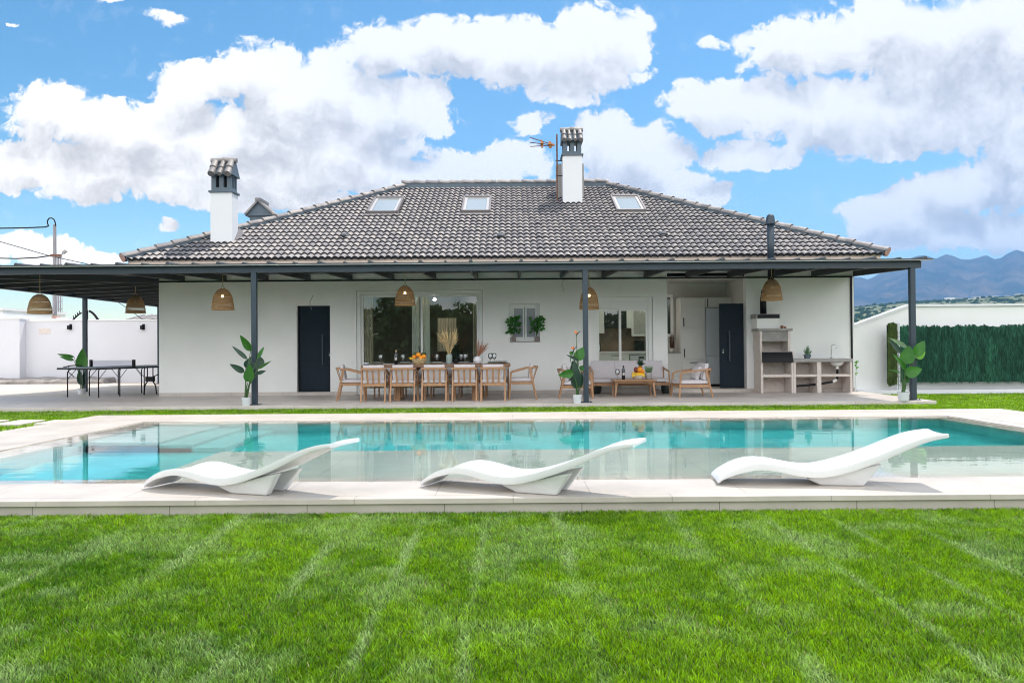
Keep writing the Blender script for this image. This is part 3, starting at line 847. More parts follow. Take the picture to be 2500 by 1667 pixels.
# third chimney behind the left hip: only its gabled cap clears the roof
Y3 = 23.2; a = at(598.7,527,Y3); b = at(670,526,Y3); tp = at(629.5,492,Y3)
g = MB(); g.box(a.x+.12,b.x-.12,Y3+.05,Y3+.6,roofz(EY)+.6,a.z); ch3 = g.build('chimney', M['slate'], house)
g = MB(); g.prism([(a.x,a.z),(b.x,a.z),((a.x+b.x)/2-.04,tp.z)], 'y', Y3, Y3+.7); g.build('chimney_cap', M['slate'], ch3)
g = MB(); mx_ = (a.x+b.x)/2-.04
for e in (a.x, b.x):
    g.bar((e,Y3+.33,a.z+.03),(mx_,Y3+.33,tp.z+.03),0.8,0.05,up=(0,0,1))
g.bar((mx_,Y3-.08,tp.z+.05),(mx_,Y3+.75,tp.z+.05),0.16,0.09)
g.build('cap_tiles', M['tile'], ch3)
# backing shafts behind right chimney
x0,x1,Yc,dp,zw,zt = c2_
g = MB(); z_lo = at(1365,450,Yc+.8).z; z_hi = at(1365,404,Yc+.8).z
g.box(x0-.14,x1+.10,Yc+.62,Yc+1.0,RZ-.6,z_hi); g.build('chimney_stack', M['concrete'], house)
# aerial on the chimney
ax = at(1360,400,Yc+.1)
an = thing('aerial', (ax.x, Yc+.1, roofz(Yc)), 'rusty orange television aerial on a thin mast beside the tall chimney', 'aerial')
M['rust'] = mat('rusty_steel', (0.16,0.07,0.045), 0.7, var=0.4, scale=20)
M['orange'] = mat('orange_plastic', (0.50,0.20,0.07), 0.6)
g = MB(); zt_ = at(1360,328,Yc+.1).z; g.tube([(ax.x,Yc+.1,roofz(Yc)-.02),(ax.x,Yc+.1,zt_)],0.022,8); g.build('mast', M['rust'], an)
for py in (392,429):
    g = MB(); z_ = at(1360,py,Yc+.1).z; g.bar((ax.x-.04,Yc+.12,z_),(x0,Yc+.14,z_),0.025,0.025); g.build('bracket', M['black'], an)
q0 = at(1354,355,Yc+.1)
for (ex,ey) in ((1294,336),(1294,348),(1294,358)):
    e = at(ex,ey,Yc+.0); g = MB(); g.tube([q0,e],0.012,6); g.build('rod', M['rust'], an)
for (ex,ey0,ey1,wd) in ((1322,342,361,0.05),(1342,346,362,0.07)):
    e0 = at(ex,ey0,Yc+.05); e1 = at(ex+2,ey1,Yc+.05)
    g = MB(); g.bar(e0,e1,wd,0.05); g.bar((e0+e1)/2+Vector((0,-.12,0)),(e0+e1)/2+Vector((0,.12,0)),wd*1.6,0.04); g.build('director', M['orange'], an)
g = MB(); g.bar(q0,at(1340,353,Yc+.08),0.05,0.06); g.build('dipole_box', M['orange'], an)

# ---- openings
def door_leaf(name, x0, x1, z0, z1, y, handle_x, lock_x, parent):
    g = MB(); g.box(x0,x1,y,y+0.05,z0,z1); d = g.build(name, M['doorblue'], parent, bevel=0.004)
    h = z1-z0; g = MB()
    w_ = x1-x0
    for f0, f1 in ((0.015,0.275),(0.285,0.36),(0.37,0.635),(0.645,0.72),(0.73,0.985)):
        g.box(x0+0.035*w_+.02, x1-0.035*w_-.02, y-0.007, y-0.0003, z0+h*f0+.006, z0+h*f1-.006)
    g.build('door_panel', M['doorblue'], d, bevel=0.004)
    g = MB(); za, zb = z0+h*0.315, z0+h*0.675
    g.box(handle_x-.016,handle_x+.016,y-.075,y-.05,za,zb)
    g.box(handle_x-.011,handle_x+.011,y-.05,y-.0075,za+.08,za+.10); g.box(handle_x-.011,handle_x+.011,y-.05,y-.0075,zb-.10,zb-.08)
    g.build('handle', M['anth'], d, bevel=0.003)
    g = MB(); zl = z0+h*0.44; g.box(lock_x-.013,lock_x+.013,y-.018,y-.0005,zl,zl+.035); g.build('deadbolt', M['chrome'], d); g = MB(); g.box(lock_x-.013,lock_x+.013,y-.018,y-.0005,zl-.055,zl-.02); g.tube([(lock_x,y-.018,zl-.035),(lock_x,y-.04,zl-.035)],.012,8)
    g.build('lock', M['chrome'], d)
    return d
door_leaf('door', D0+.035, D1-.012, FLZ, DT-.02, HY+.13, px_x(785.5,HY), px_x(801,HY), house)
g = MB(); g.box(D0,D0+.03,HY+.11,HY+.22,TZ,DT); g.box(D1-.01,D1,HY+.11,HY+.22,TZ,DT); g.box(D0+.03,D1-.01,HY+.11,HY+.22,DT-.018,DT); g.build('door_frame', M['black'], house)
g = MB(); g.box(D0-.0,D1+.0,HY-.02,HY+.24,TZ,FLZ-.003); g.build('threshold', M['terrace'], house, bevel=.004)
M['glass'] = glassmat('window_glass', refl=1.2, base=0.07, tint=(0.92,0.95,0.93))
def frame(g, x0,x1,z0,z1,y0,y1,t):
    g.box(x0,x0+t,y0,y1,z0,z1); g.box(x1-t,x1,y0,y1,z0,z1); g.box(x0+t,x1-t,y0,y1,z0,z0+t); g.box(x0+t,x1-t,y0,y1,z1-t,z1)
# large sliding window: outer frame, two sashes
def sliding(x0,x1,z0,z1,xm,tb,ts,y,box=0.0):
    g = MB(); frame(g,x0,x1,z0,z1,y,y+.13,tb)
    if box: g.box(x0+tb,x1-tb,y+.005,y+.13,z1-tb-box,z1-tb)
    w_ = g.build('window', M['pvc'], house, bevel=.004)
    zt_ = z1-tb-box
    for (a,b,yy) in ((x0+tb,xm+ts/2,y+.075),(xm-ts/2,x1-tb,y+.035)):
        g = MB(); frame(g,a+.002,b-.002,z0+tb+.002,zt_-.002,yy,yy+.035,ts); s_ = g.build('sash', M['pvc'], w_, bevel=.004)
        g = MB(); g.quad((a+ts,yy+.018,z0+tb+ts),(b-ts,yy+.018,z0+tb+ts),(b-ts,yy+.018,zt_-ts),(a+ts,yy+.018,zt_-ts)); g.build('pane', M['glass'], s_)
    return w_
gm = px_x(1028.5,HY)
sliding(G0+.005,G1-.005,TZ+.005,GT-.004,gm,0.085,0.055,HY+.05)
sliding(K0+.005,K1-.005,TZ+.005,KT-.004,px_x(1515.5,HY),0.10,0.052,HY+.05,box=0.17)
# small casement
w0,w1,z0,z1 = S0+.004,S1-.004,SB+.03,ST-.004
g = MB(); frame(g,w0,w1,z0,z1,HY+.12,HY+.19,.055); sw_ = g.build('window', M['pvc'], house, bevel=.003)
xm_ = (w0+w1)/2
M['frost'] = mat('reeded_frosted_glass', (0.30,0.31,0.36), 0.12, spec=0.8, var=.1, scale=2)
for a,b in ((w0+.055,xm_-.004),(xm_+.004,w1-.055)):
    g = MB(); frame(g,a,b,z0+.055,z1-.055,HY+.105,HY+.165,.042); s_ = g.build('sash', M['pvc'], sw_, bevel=.003)
    g = MB(); g.box(a+.042,b-.042,HY+.13,HY+.14,z0+.097,z1-.097); g.build('pane', M['frost'], s_)
g = MB(); g.box(xm_-.004,xm_+.004,HY+.098,HY+.104,z0+.06,z1-.06); g.build('seal', M['black'], sw_)
g = MB(); g.box(S0+.001,S1-.001,HY+.005,HY+.20,SB+.0005,SB+.028); g.build('sill', M['concrete'], sw_)
# room behind the large window, dark
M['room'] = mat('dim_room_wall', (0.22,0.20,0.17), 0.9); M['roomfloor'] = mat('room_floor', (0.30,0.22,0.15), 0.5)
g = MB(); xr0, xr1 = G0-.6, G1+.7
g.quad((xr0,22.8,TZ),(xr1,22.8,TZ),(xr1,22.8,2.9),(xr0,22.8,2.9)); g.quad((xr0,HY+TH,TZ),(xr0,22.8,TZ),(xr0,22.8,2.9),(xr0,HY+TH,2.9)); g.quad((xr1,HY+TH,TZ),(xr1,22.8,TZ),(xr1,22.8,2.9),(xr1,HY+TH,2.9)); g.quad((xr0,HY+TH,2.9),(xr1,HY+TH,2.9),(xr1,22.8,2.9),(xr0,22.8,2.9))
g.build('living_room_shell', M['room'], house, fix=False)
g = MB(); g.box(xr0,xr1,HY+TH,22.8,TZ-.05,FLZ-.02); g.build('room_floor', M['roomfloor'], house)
# kitchen behind the small slider and the open niche: one L-shaped bright room
M['splash'] = mat('brown_splashback', (0.16,0.10,0.06), 0.35, var=.3, scale=3)
M['niche'] = mat('niche_plaster', (0.62,0.61,0.58), 0.9, var=.03, scale=1)
kx0, kx1 = K0-.35, O0+.0
KY = 20.6; NY = 20.0
g = MB()
g.quad((kx0,KY,TZ),(O0-.02,KY,TZ),(O0-.02,KY,2.86),(kx0,KY,2.86)); g.quad((kx0,HY+TH,TZ),(kx0,KY,TZ),(kx0,KY,2.86),(kx0,HY+TH,2.86))
g.quad((kx0,HY+TH,2.89),(O0-.005,HY+TH,2.89),(O0-.005,KY,2.89),(kx0,KY,2.89))
g.build('kitchen_shell', M['niche'], house, fix=False)
g = MB()
g.box(O1+.0,O1+.12,HY+TH,NY,TZ,2.90)
g.box(O0-.02,O1+.12,NY,NY+.1,TZ,2.90); g.box(O0-.02,O0-.002,NY+.1,KY,TZ,2.88); g.box(O0,O1,HY+.14,NY,2.875,2.90)
g.build('niche_wall', M['niche'], house)
g = MB(); g.box(O0,O1,HY+.16,HY+.2,2.905,OT+.02); g.build('niche_void_shade', M['black'], house)  # black panel stands in for the unlit void above the rail
g = MB(); g.box(O0+.01,O1-.06,HY+.03,HY+.06,2.885,2.905); g.build('curtain_rail', M['pvc'], house)
g = MB(); g.box(kx0,O1,HY+TH,KY,TZ-.05,FLZ-.002); g.box(O0,O1,HY-.02,HY+TH,TZ,FLZ-.004); g.build('kitchen_floor', M['terrace'], house)
# open door leaf in the niche
door_leaf('door', px_x(1757.5,18.46,850), O1-.02, FLZ+.01, at(1790,741,18.46).z, 18.46, px_x(1781,18.4,850), px_x(1766.5,18.4,850), house)
# cables poking from the wall
for pts in (((761,756),(757.5,743),(758,735),(762.5,726),(764,716)),):
    g = MB(); g.tube([Vector((at(a,b,HY).x,HY-.005-.03*math.sin(i),at(a,b,HY).z)) for i,(a,b) in enumerate(pts)],.006,5)
    t = g.build('loose_cable', M['concrete']); tag(t,'short grey loose cable sticking out of the wall above the left door','cable')
    g = None
g = MB(); g.tube([Vector((at(a,b,HY-.05).x,HY-.02-.03*(i%2),at(a,b,HY-.05).z)) for i,(a,b) in enumerate(((1376,680),(1374,690),(1371,697),(1377,705),(1376,712),(1373,708)))],.005,5)
t = g.build('loose_cable', M['concrete']); tag(t,'thin looped loose cable hanging from the rafters right of the small window','cable')
# ------------------------------------------------------------------ pergola
PY = 15.30; BX_L, BX_R = -11.90, 8.02
pg = thing('pergola', (-2, PY, TZ), 'dark anthracite steel porch roof on slim posts along the whole house front', 'pergola')
zb0, zb1 = 2.765, 2.915
def under(Y): return zb0 + (2.868-zb0)*(Y-PY)/(HY-PY)       # underside of the front rafters
g = MB(); g.box(BX_L, BX_R, PY-.05, PY+.05, zb0, zb1); g.build('front_beam', M['anth'], pg, bevel=.004)
SY = 26.2
g = MB(); g.box(BX_L, BX_L+.10, PY+.051, SY, zb0-.06, zb1-.02); g.build('side_beam', M['anth'], pg, bevel=.004)
for px in (622, 1431, 2229.5):
    x = at(px, 983, PY).x
    g = MB(); g.box(x-.05,x+.05,PY-.05+.001,PY+.05-.001,TZ+.012,zb0); p_ = g.build('post', M['anth'], pg, bevel=.004)
    g = MB(); g.box(x-.11,x+.11,PY-.10,PY+.11,TZ,TZ+.012)
    for sx in (-.085,.085):
        g.tube([(x+sx,PY-.08,TZ+.012),(x+sx,PY-.08,TZ+.03)],.009,6)
    g.build('base_plate', M['anth'], p_)
for (x,y,z) in ((BX_L+.05, PY, TZ),(BX_L+.05, 21.6, 0.11),(BX_L+.05,26.15,.13)):
    g = MB(); g.box(x-.05,x+.05,y-.049,y+.049,z+.012,zb0-.06 if y>16 else zb0); p_ = g.build('post', M['anth'], pg, bevel=.004)
    g = MB(); g.box(x-.10,x+.13,y-.10,y+.10,z-.01,z+.012); g.build('base_plate', M['anth'], p_)
# rafters
hip0 = Vector((HX0, HY, 0)); hip1 = Vector((BX_L+.1, PY+.05, 0))
for k in range(-4, 15):
    x = 0.17 + 0.986*k - 3.94
    if x > HX1 + .1: continue
    xa = x - .03
    y1 = HY-.002
    if x < HX0:
        y1 = PY + (x-BX_L)/(HX0-BX_L)*(HY-PY)
        if y1 < PY+.3: continue
    g = MB()
    P8 = []
    for z_off in (0, .13):
        for (xx, yy) in ((x-.028,PY+.051),(x+.028,PY+.051),(x+.028,y1),(x-.028,y1)):
            P8.append((xx,yy,under(yy)+z_off))
    g.add(P8, [(0,3,2,1),(4,5,6,7),(0,1,5,4),(1,2,6,5),(2,3,7,6),(3,0,4,7)])
    g.build('rafter', M['anth_dark'], pg)
g = MB(); g.bar((HX0,HY-.01,under(HY)+.03),(BX_L+.1,PY+.05,zb0+.06),.05,.15); g.build('hip_rafter', M['anth_dark'], pg)
def underL(x): return zb0-.055 + (2.868-zb0+.05)*(x-BX_L)/(HX0-BX_L)
k = 0; y = 16.1
while y < 26:
    xr = HX0-.002
    if y < HY: xr = BX_L + (y-PY)/(HY-PY)*(HX0-BX_L)
    if xr > BX_L+.5:
        g = MB(); P8 = []
        for z_off in (0,.13):
            for (xx,yy) in ((BX_L+.101,y-.03),(xr,y-.03),(xr,y+.03),(BX_L+.101,y+.03)):
                P8.append((xx,yy,underL(xx)+z_off))
        g.add(P8, [(0,3,2,1),(4,5,6,7),(0,1,5,4),(1,2,6,5),(2,3,7,6),(3,0,4,7)]); g.build('rafter', M['anth_dark'], pg)
    y += .98
# sheet roof: front plane, left plane, seams
M['sheet'] = mat('grey_steel_sheet', (0.055,0.062,0.07), 0.45, var=.08, scale=2)
M['sheet_edge'] = mat('pale_edge_trim', (0.50,0.50,0.50), 0.5)
zf = zb1+.012
def sheet(Y): return under(Y)+.152
g = MB(); t=.018
OX0, OX1, OY = BX_L-.14, 8.20, PY-.17
def wedge(g, poly, zf_, t):
    n=len(poly); v=[(x,y,zf_(x,y)) for x,y in poly]+[(x,y,zf_(x,y)+t) for x,y in poly]
    g.add(v,[tuple(range(n-1,-1,-1)),tuple(range(n,2*n))]+[(i,(i+1)%n,n+(i+1)%n,n+i) for i in range(n)])
wedge(g,[(OX0,OY),(OX1,OY),(OX1,HY-.002),(HX0,HY-.002)], lambda x,y: sheet(y), t)
wedge(g,[(OX0,OY),(HX0,HY-.002),(HX0-.0,26.3),(OX0,26.3)], lambda x,y: sheet(HY-(HX0-x)/(HX0-OX0)*(HY-OY)), t)
g.build('roof_sheet', M['sheet'], pg)
g = MB(); g.box(OX0,OX1,OY-.012,OY-.001,sheet(OY)-.022,sheet(OY)-.004); g.build('edge_trim', M['sheet_edge'], pg)
g = MB(); g.box(OX0,OX1-.002,OY-.03,OY-.0121,sheet(OY)-.002,sheet(OY)+.014); g.build('drip_edge', M['sheet'], pg)
x = at(2257,632,OY).x; k=0; xs_=[]
while x > OX0:
    big = (k%2==0); r = .040 if big else .026
    y1 = HY-.01
    if x < HX0: y1 = OY + (x-OX0)/(HX0-OX0)*(HY-OY)
    y1 = max(y1, OY+.2)
    g = MB(); P=[]
    for yy in (OY-.04, y1):
        P.append([(x+math.cos(a)*r, yy, sheet(yy)+t-.004+math.sin(a)*r*1.15) for a in [PI*j/8 for j in range(9)]])
    g.grid(P); g.add(P[0],[tuple(range(9))]); g.build('roof_seam', M['sheet'], pg, fix=False)
    x -= .4905; k+=1
# ------------------------------------------------------------------ pool loungers
def lounger_proto():
    t = thing('pool_lounger', (0,0,0), 'white wavy moulded lounger at the pool edge', 'lounger', 'white moulded loungers along the pool edge')
    prof = [(0.0,.022),(.03,.052),(.09,.088),(.16,.122),(.24,.148),(.33,.163),(.42,.162),(.52,.148),(.62,.128),(.72,.112),(.82,.108),(.92,.122),(1.03,.152),(1.15,.198),(1.28,.258),(1.42,.328),(1.56,.398),(1.66,.440),(1.74,.462),(1.82,.476),(1.87,.482)]
    def sm(pr, n):
        out = []
        for i in range(len(pr)-1):
            p0 = pr[max(i-1,0)]; p1 = pr[i]; p2 = pr[i+1]; p3 = pr[min(i+2,len(pr)-1)]
            for k in range(n):
                s = k/n
                out.append(tuple(0.5*((2*p1[j])+(-p0[j]+p2[j])*s+(2*p0[j]-5*p1[j]+4*p2[j]-p3[j])*s*s+(-p0[j]+3*p1[j]-3*p2[j]+p3[j])*s**3) for j in (0,1)))
        out.append(pr[-1]); return out
    pr = [(u*.945, z*(1-.135*min(1,max(0,(u-.8)/.5)))) for u,z in sm(prof, 4)]
    W = .222; rows = []
    nv = 15
    for i,(u,z) in enumerate(pr):
        f = u/1.87
        w = W*(1-.10*max(0,(f-.8)/.2)**2)*(1-.12*max(0,(.12-f)/.12)**2)
        lip = .034*(1-max(0,(f-.80)/.2)*.6)*(min(1,.35+f*6))
        th = .026*(1-.45*max(0,(f-.85)/.15))
        dish = .016 + .012*math.sin(PI*min(1,f*1.2))
        i0, i1 = max(i-1,0), min(i+1,len(pr)-1)
        tx, tz = pr[i1][0]-pr[i0][0], pr[i1][1]-pr[i0][1]; l = math.hypot(tx,tz); nx, nz = -tz/l, tx/l
        loop = []
        for k in range(nv):      # top, near side to far side
            s = -1+2*k/(nv-1); q = dish*(abs(s)**2.4) - .006*math.exp(-((abs(s)-1)/.05)**2)
            loop.append((u+nx*q, s*w, z+nz*q))
        loop.append((u-nx*lip*.5, w+.004, z-nz*lip*.5+.0)); loop.append((u-nx*lip, w-.002, max(.004,z-nz*lip)))
        loop.append((u-nx*lip*.98, w-.022, max(.006,z-nz*lip*.98)))
        for k in range(9):
            s = 1-2*(k+.5)/9
            loop.append((u-nx*th, s*(w-.028), max(.010,z-nz*th)))
        loop.append((u-nx*lip*.98, -w+.022, max(.006,z-nz*lip*.98)))
        loop.append((u-nx*lip, -w+.002, max(.004,z-nz*lip))); loop.append((u-nx*lip*.5, -w-.004, z-nz*lip*.5))
        rows.append(loop)
    g = MB(); n = len(rows[0]); v = [p for r_ in rows for p in r_]; f = []
    for i in range(len(rows)-1):
        for k in range(n):
            f.append((i*n+k,i*n+(k+1)%n,(i+1)*n+(k+1)%n,(i+1)*n+k))
    f.append(tuple(range(n))); f.append(tuple((len(rows)-1)*n+k for k in range(n)))
    g.add(v,f); sh = g.build('shell', M['whitegloss'], t, smooth=True)
    try: sh.data.set_sharp_from_angle(angle=R(55))
    except Exception: pass
    for s in (-1,1):
        a, b = (s*.185, s*.115)
        outer = [(.70,.058),(.82,.0),(1.15,.0),(1.28,.180),(1.18,.162),(1.06,.130),(.95,.105),(.82,.085)]
        g = MB(); y0, y1 = min(a,b), max(a,b)
        P = [(u, (a if k else b), z) for k in (0,1) for (u,z) in outer]
        # the flank leans inwards to the floor
        P = [(u, y - s*.045*max(0,(.1-z)/.1), z) for (u,y,z) in P]
        m_ = len(outer)
        g.add(P,[tuple(range(m_)),tuple(range(2*m_-1,m_-1,-1))]+[(i,i+m_,(i+1)%m_+m_,(i+1)%m_) for i in range(m_)])
        g.build('foot', M['whitegloss'], t, bevel=.012)
    return t
lp = lounger_proto()
for i,(px,py,rz,lab) in enumerate(((351,1194,-19.5,'white wavy moulded lounger at the pool edge below the left porch post'),
        (1027,1189.5,-23,'white wavy moulded lounger at the pool edge between the other two loungers'),
        (1753,1184.8,-7.0,'white wavy moulded lounger at the pool edge seen square from the side, nearest the barbecue'))):
    o = lp if i == 0 else copy_tree(lp)
    p = gnd(px,py,DZ); th = R(rz)
    # the near foot corner sits at p; local near side is -y
    off = Vector((math.cos(th)*0.0 - math.sin(th)*(-.195), math.sin(th)*0 + math.cos(th)*(-.195), 0))
    place(o, (p.x-off.x, p.y-off.y, DZ+.002), th, lab)

# ------------------------------------------------------------------ teak seats
def seat(name, label, cat, w, d, r0, r1, ct, ah0, ah1, back_z, slats, mats=('teak','cushion'), ncush=1, pillow=False, group=None, thick=.030):
    """front towards +y; all metres"""
    wd, cu = M[mats[0]], M[mats[1]]
    t = thing(name, (0,0,0), label, cat, group)
    yf, yb = d*.48, -d*.52; hw = w/2
    lw = thick
    for s in (-1,1):
        x = s*(hw-lw/2)
        g = MB(); g.bar((x,yf,0),(x*.985,yf-.035,ah0-.03),.034,lw*.95,up=(0,1,0),w1=.030,h1=.042); g.build('leg', wd, t, bevel=.005)
        g = MB(); g.bar((x*1.0,yb-.015,0),(x*.985,yb+.125,ah1-.035),.034,lw*.95,up=(0,1,0),w1=.030,h1=.048); g.build('leg', wd, t, bevel=.005)
        # arm rises to the back and its front end turns down into the leg
        pts = [(x*.985,yf-.034,ah0-.055),(x*.985,yf-.040,ah0-.020),(x*.985,yf-.065,ah0),(x*.985,yf-.11,ah0+.012),(x*.985,yb+.20,ah1-.018),(x*.97,yb+.03,ah1-.002)]
        g = MB()
        for a,b in zip(pts[:-1],pts[1:]): 
            dv_ = (Vector(b)-Vector(a)).normalized()*.006
            g.bar(Vector(a)-dv_,Vector(b)+dv_,lw,.036)
        g.build('armrest', wd, t, bevel=.004)
        g = MB(); g.bar((x*.96,yf-.03,(r0+r1)/2),(x*.96,yb+.06,(r0+r1)/2),.024,r1-r0); g.build('side_rail', wd, t, bevel=.003)
    g = MB(); g.box(-hw+lw,hw-lw,yf-.045,yf-.02,r0,r1); g.box(-hw+lw,hw-lw,yb+.055,yb+.08,r0,r1); g.build('seat_rail', wd, t, bevel=.003)
    # curved top rail
    g = MB(); n=8; pr=[]
    for i in range(n+1):
        s=-1+2*i/n; pr.append(Vector((s*(hw-.012), yb+.035-.075*(1-s*s)*min(1,.6/w+.3), ah1+.002)))
    for a,b in zip(pr[:-1],pr[1:]): g.bar(a-(b-a).normalized()*.004,b,.026,.046)
    g.build('top_rail', wd, t, bevel=.003)
    if slats:
        for k in range(slats):
            s = -1+2*(k+1)/(slats+1)
            y1 = yb+.035-.075*(1-s*s)*min(1,.6/w+.3)
            g = MB(); g.bar((s*hw*.86,yb+.066,r1-.02),(s*hw*.94,y1+.004,ah1-.018),.038,.013,up=(0,1,0)); g.build('back_slat', wd, t)
    def cushion(x0,x1,y0,y1,z0,z1,nm,tilt=None):
        g = MB(); nx,ny=8,6; k=.5
        rows=[]
        def sq(u,v): return (1-abs(u)**6)*(1-abs(v)**6)
        for side in (1,-1):
            P=[]
            for j in range(ny+1):
                v=-1+2*j/ny; row=[]
                for i in range(nx+1):
                    u=-1+2*i/nx
                    zz=(z0+z1)/2+side*(z1-z0)/2*(.55+.45*sq(u,v)**.5)
                    row.append(((x0+x1)/2+u*(x1-x0)/2,(y0+y1)/2+v*(y1-y0)/2,zz))
                P.append(row)
            rows.append(P)
        g.grid(rows[0]); g.grid([r_[::-1] for r_ in rows[1]])
        b=[]
        A,B=rows
        ringA=A[0]+[r_[-1] for r_ in A[1:]]+A[-1][-2::-1]+[r_[0] for r_ in A[-2:0:-1]]
        ringB=B[0]+[r_[-1] for r_ in B[1:]]+B[-1][-2::-1]+[r_[0] for r_ in B[-2:0:-1]]
        m_=len(ringA); g.add(ringA+ringB,[(i,(i+1)%m_,m_+(i+1)%m_,m_+i) for i in range(m_)])
        if tilt:
            piv,ang=tilt; ca,sa=math.cos(ang),math.sin(ang)
            g.v=[(x,piv[0]+(y-piv[0])*ca-(z-piv[1])*sa,piv[1]+(y-piv[0])*sa+(z-piv[1])*ca) for x,y,z in g.v]
        o=g.build(nm,cu,t,smooth=True)
        try: o.data.set_sharp_from_angle(angle=R(70))
        except Exception: pass
        return o
    cushion(-hw+lw+.004,hw-lw-.004,yb+.085,yf-.012,r1-.005,r1+ct,'seat_cushion')
    cw=(w-2*lw-.03)/ncush
    bh = back_z-(r1+ct-.03)
    for k in range(ncush):
        xa=-hw+lw+.015+k*cw
        z0=r1+ct-.02
        # built lying down then raised against the slats
        o=cushion(xa+.003,xa+cw-.003,yb+.085,yb+.085+bh,z0-(.09 if not pillow else .13),z0,'back_cushion',tilt=((yb+.085,z0),R(97 if not slats else 99)))
    if pillow:
        cushion(-hw*.55,hw*.55,yb+.22,yb+.22+bh*.8,z0-.14,z0,'pillow',tilt=((yb+.22,z0),R(108)))
    return t
chair = seat('dining_chair','teak dining armchair with pale cushions','chair',.515,.56,.318,.372,.085,.575,.672,.735,3,group='teak chairs round the dining table')
chair_x = [px_x(910,15.7),px_x(982,15.7),px_x(1058.5,15.7),px_x(1133.6,15.7),px_x(1203,15.7)]
names = ['leftmost of the five teak dining chairs with backs to the pool','second from the left of the five teak dining chairs with backs to the pool','middle one of the five teak dining chairs with backs to the pool','second from the right of the five teak dining chairs with backs to the pool','rightmost of the five teak dining chairs with backs to the pool']
first = True
for x,nm in zip(chair_x,names):
    o = chair if first else copy_tree(chair); first = False
    place(o,(x,15.99,TZ),random.uniform(-.02,.02),nm)
for i,(x,nm) in enumerate(zip(chair_x,['leftmost','second from the left','middle one','second from the right','rightmost'])):
    place(copy_tree(chair),(x+.06,17.18,TZ),PI+random.uniform(-.05,.05),nm+' of the teak chairs behind the dining table, backs to the house')
place(copy_tree(chair),(px_x(857,16.3)+.0,16.42,TZ),-PI/2+.12,'teak dining armchair at the left head of the table, facing right')
place(copy_tree(chair),(px_x(1274,16.3),16.46,TZ),PI/2,'teak dining armchair at the right head of the table, facing left')
# dining table
TX0,TX1,TY0,TY1,TT = px_x(884,16.3),px_x(1246,16.3),16.12,17.0,TZ+.745
tb_ = thing('dining_table',((TX0+TX1)/2,16.55,TZ),'long dark teak dining table laid for a meal on the terrace','table')
g = MB(); g.box(TX0,TX1,TY0,TY1,TT-.055,TT); g.build('tabletop',M['teak_dark'],tb_,bevel=.018)
for px in (975,1158):
    x=px_x(px,16.5)
    g = MB(); g.box(x-.05,x+.05,TY0+.12,TY1-.12,TZ,TZ+.05)
    for y in (TY0+.20,TY1-.20): g.box(x-.045,x+.045,y-.045,y+.045,TZ+.05,TT-.055)
    g.box(x-.045,x+.045,TY0+.245,TY1-.245,TT-.13,TT-.0555)
    g.build('leg',M['teak'],tb_,bevel=.005)
    s=1 if px<1060 else -1
    g = MB(); g.bar((x+s*.05,16.56,TZ+.32),(x+s*.42,16.56,TT-.06),.06,.07); g.build('brace',M['teak'],tb_)
# ---------------- table ware
M['wineglass'] = glassmat('wine_glass', tint=(0.93,0.95,0.95), refl=1.6, base=0.08)
M['bottle'] = mat('dark_bottle_glass',(0.008,0.009,0.012),0.12,coat=.6); M['label'] = mat('paper_label',(0.55,0.52,0.48),0.8)
M['cork'] = mat('bottle_top',(0.55,0.42,0.25),0.5)
M['plate'] = mat('grey_green_stoneware',(0.36,0.38,0.34),0.35,var=.1,scale=20); M['rattan'] = mat('rattan_mat',(0.20,0.11,0.05),0.8,var=.3,scale=60,bump=.5,bscale=200)
M['celadon'] = mat('celadon_ceramic',(0.30,0.36,0.33),0.5,var=.06,scale=12); M['whitecer'] = mat('white_ceramic',(0.66,0.64,0.68),0.5,var=.05,scale=14,bump=.3,bscale=60)
M['straw'] = mat('pampas_straw',(0.55,0.40,0.20),0.9,var=.25,scale=30); M['reed'] = mat('brown_reed',(0.30,0.13,0.075),0.9,var=.3,scale=30)
M['fruitorange'] = mat('orange_peel',(0.82,0.29,0.015),0.45,var=.1,scale=10,bump=.2,bscale=150); M['mango'] = mat('green_mango',(0.05,0.07,0.02),0.5,var=.3,scale=8)
M['banana'] = mat('banana_peel',(0.75,0.48,0.03),0.5,var=.15,scale=15); M['apple'] = mat('dark_red_apple',(0.18,0.03,0.02),0.35)
M['basket'] = mat('pale_wicker_basket',(0.62,0.47,0.26),0.8,var=.3,scale=50,bump=.8,bscale=120); M['wbasket'] = mat('white_woven_bowl',(0.72,0.66,0.58),0.8,var=.2,scale=50,bump=.8,bscale=120)
M['leaf'] = leafmat('glossy_leaf',(0.018,0.085,0.016),(0.04,0.15,0.022),trans=.25,rough=.32,scale=3)
M['leafdark'] = leafmat('dark_leaf',(0.010,0.035,0.022),(0.020,0.065,0.030),trans=.12,rough=.32,scale=3)
M['leafmid'] = leafmat('green_leaf',(0.022,0.12,0.014),(0.05,0.20,0.02),trans=.3,rough=.35,scale=4)
M['leaflit'] = leafmat('light_leaf',(0.09,0.30,0.02),(0.16,0.40,0.03),trans=.4,rough=.35,scale=4)
M['stem'] = mat('plant_stem',(0.05,0.12,0.03),0.6,var=.2,scale=10)
M['aloe'] = leafmat('grey_green_leaf',(0.09,0.17,0.09),(0.15,0.26,0.12),trans=.15,rough=.5,scale=10)
gp = [(0.030,0),(0.034,.003),(0.008,.010),(0.005,.02),(0.005,.075),(0.012,.085),(0.034,.105),(0.044,.135),(0.043,.165),(0.036,.20),(0.034,.20),(0.041,.165),(0.042,.135),(0.032,.108),(0.0,.09)]
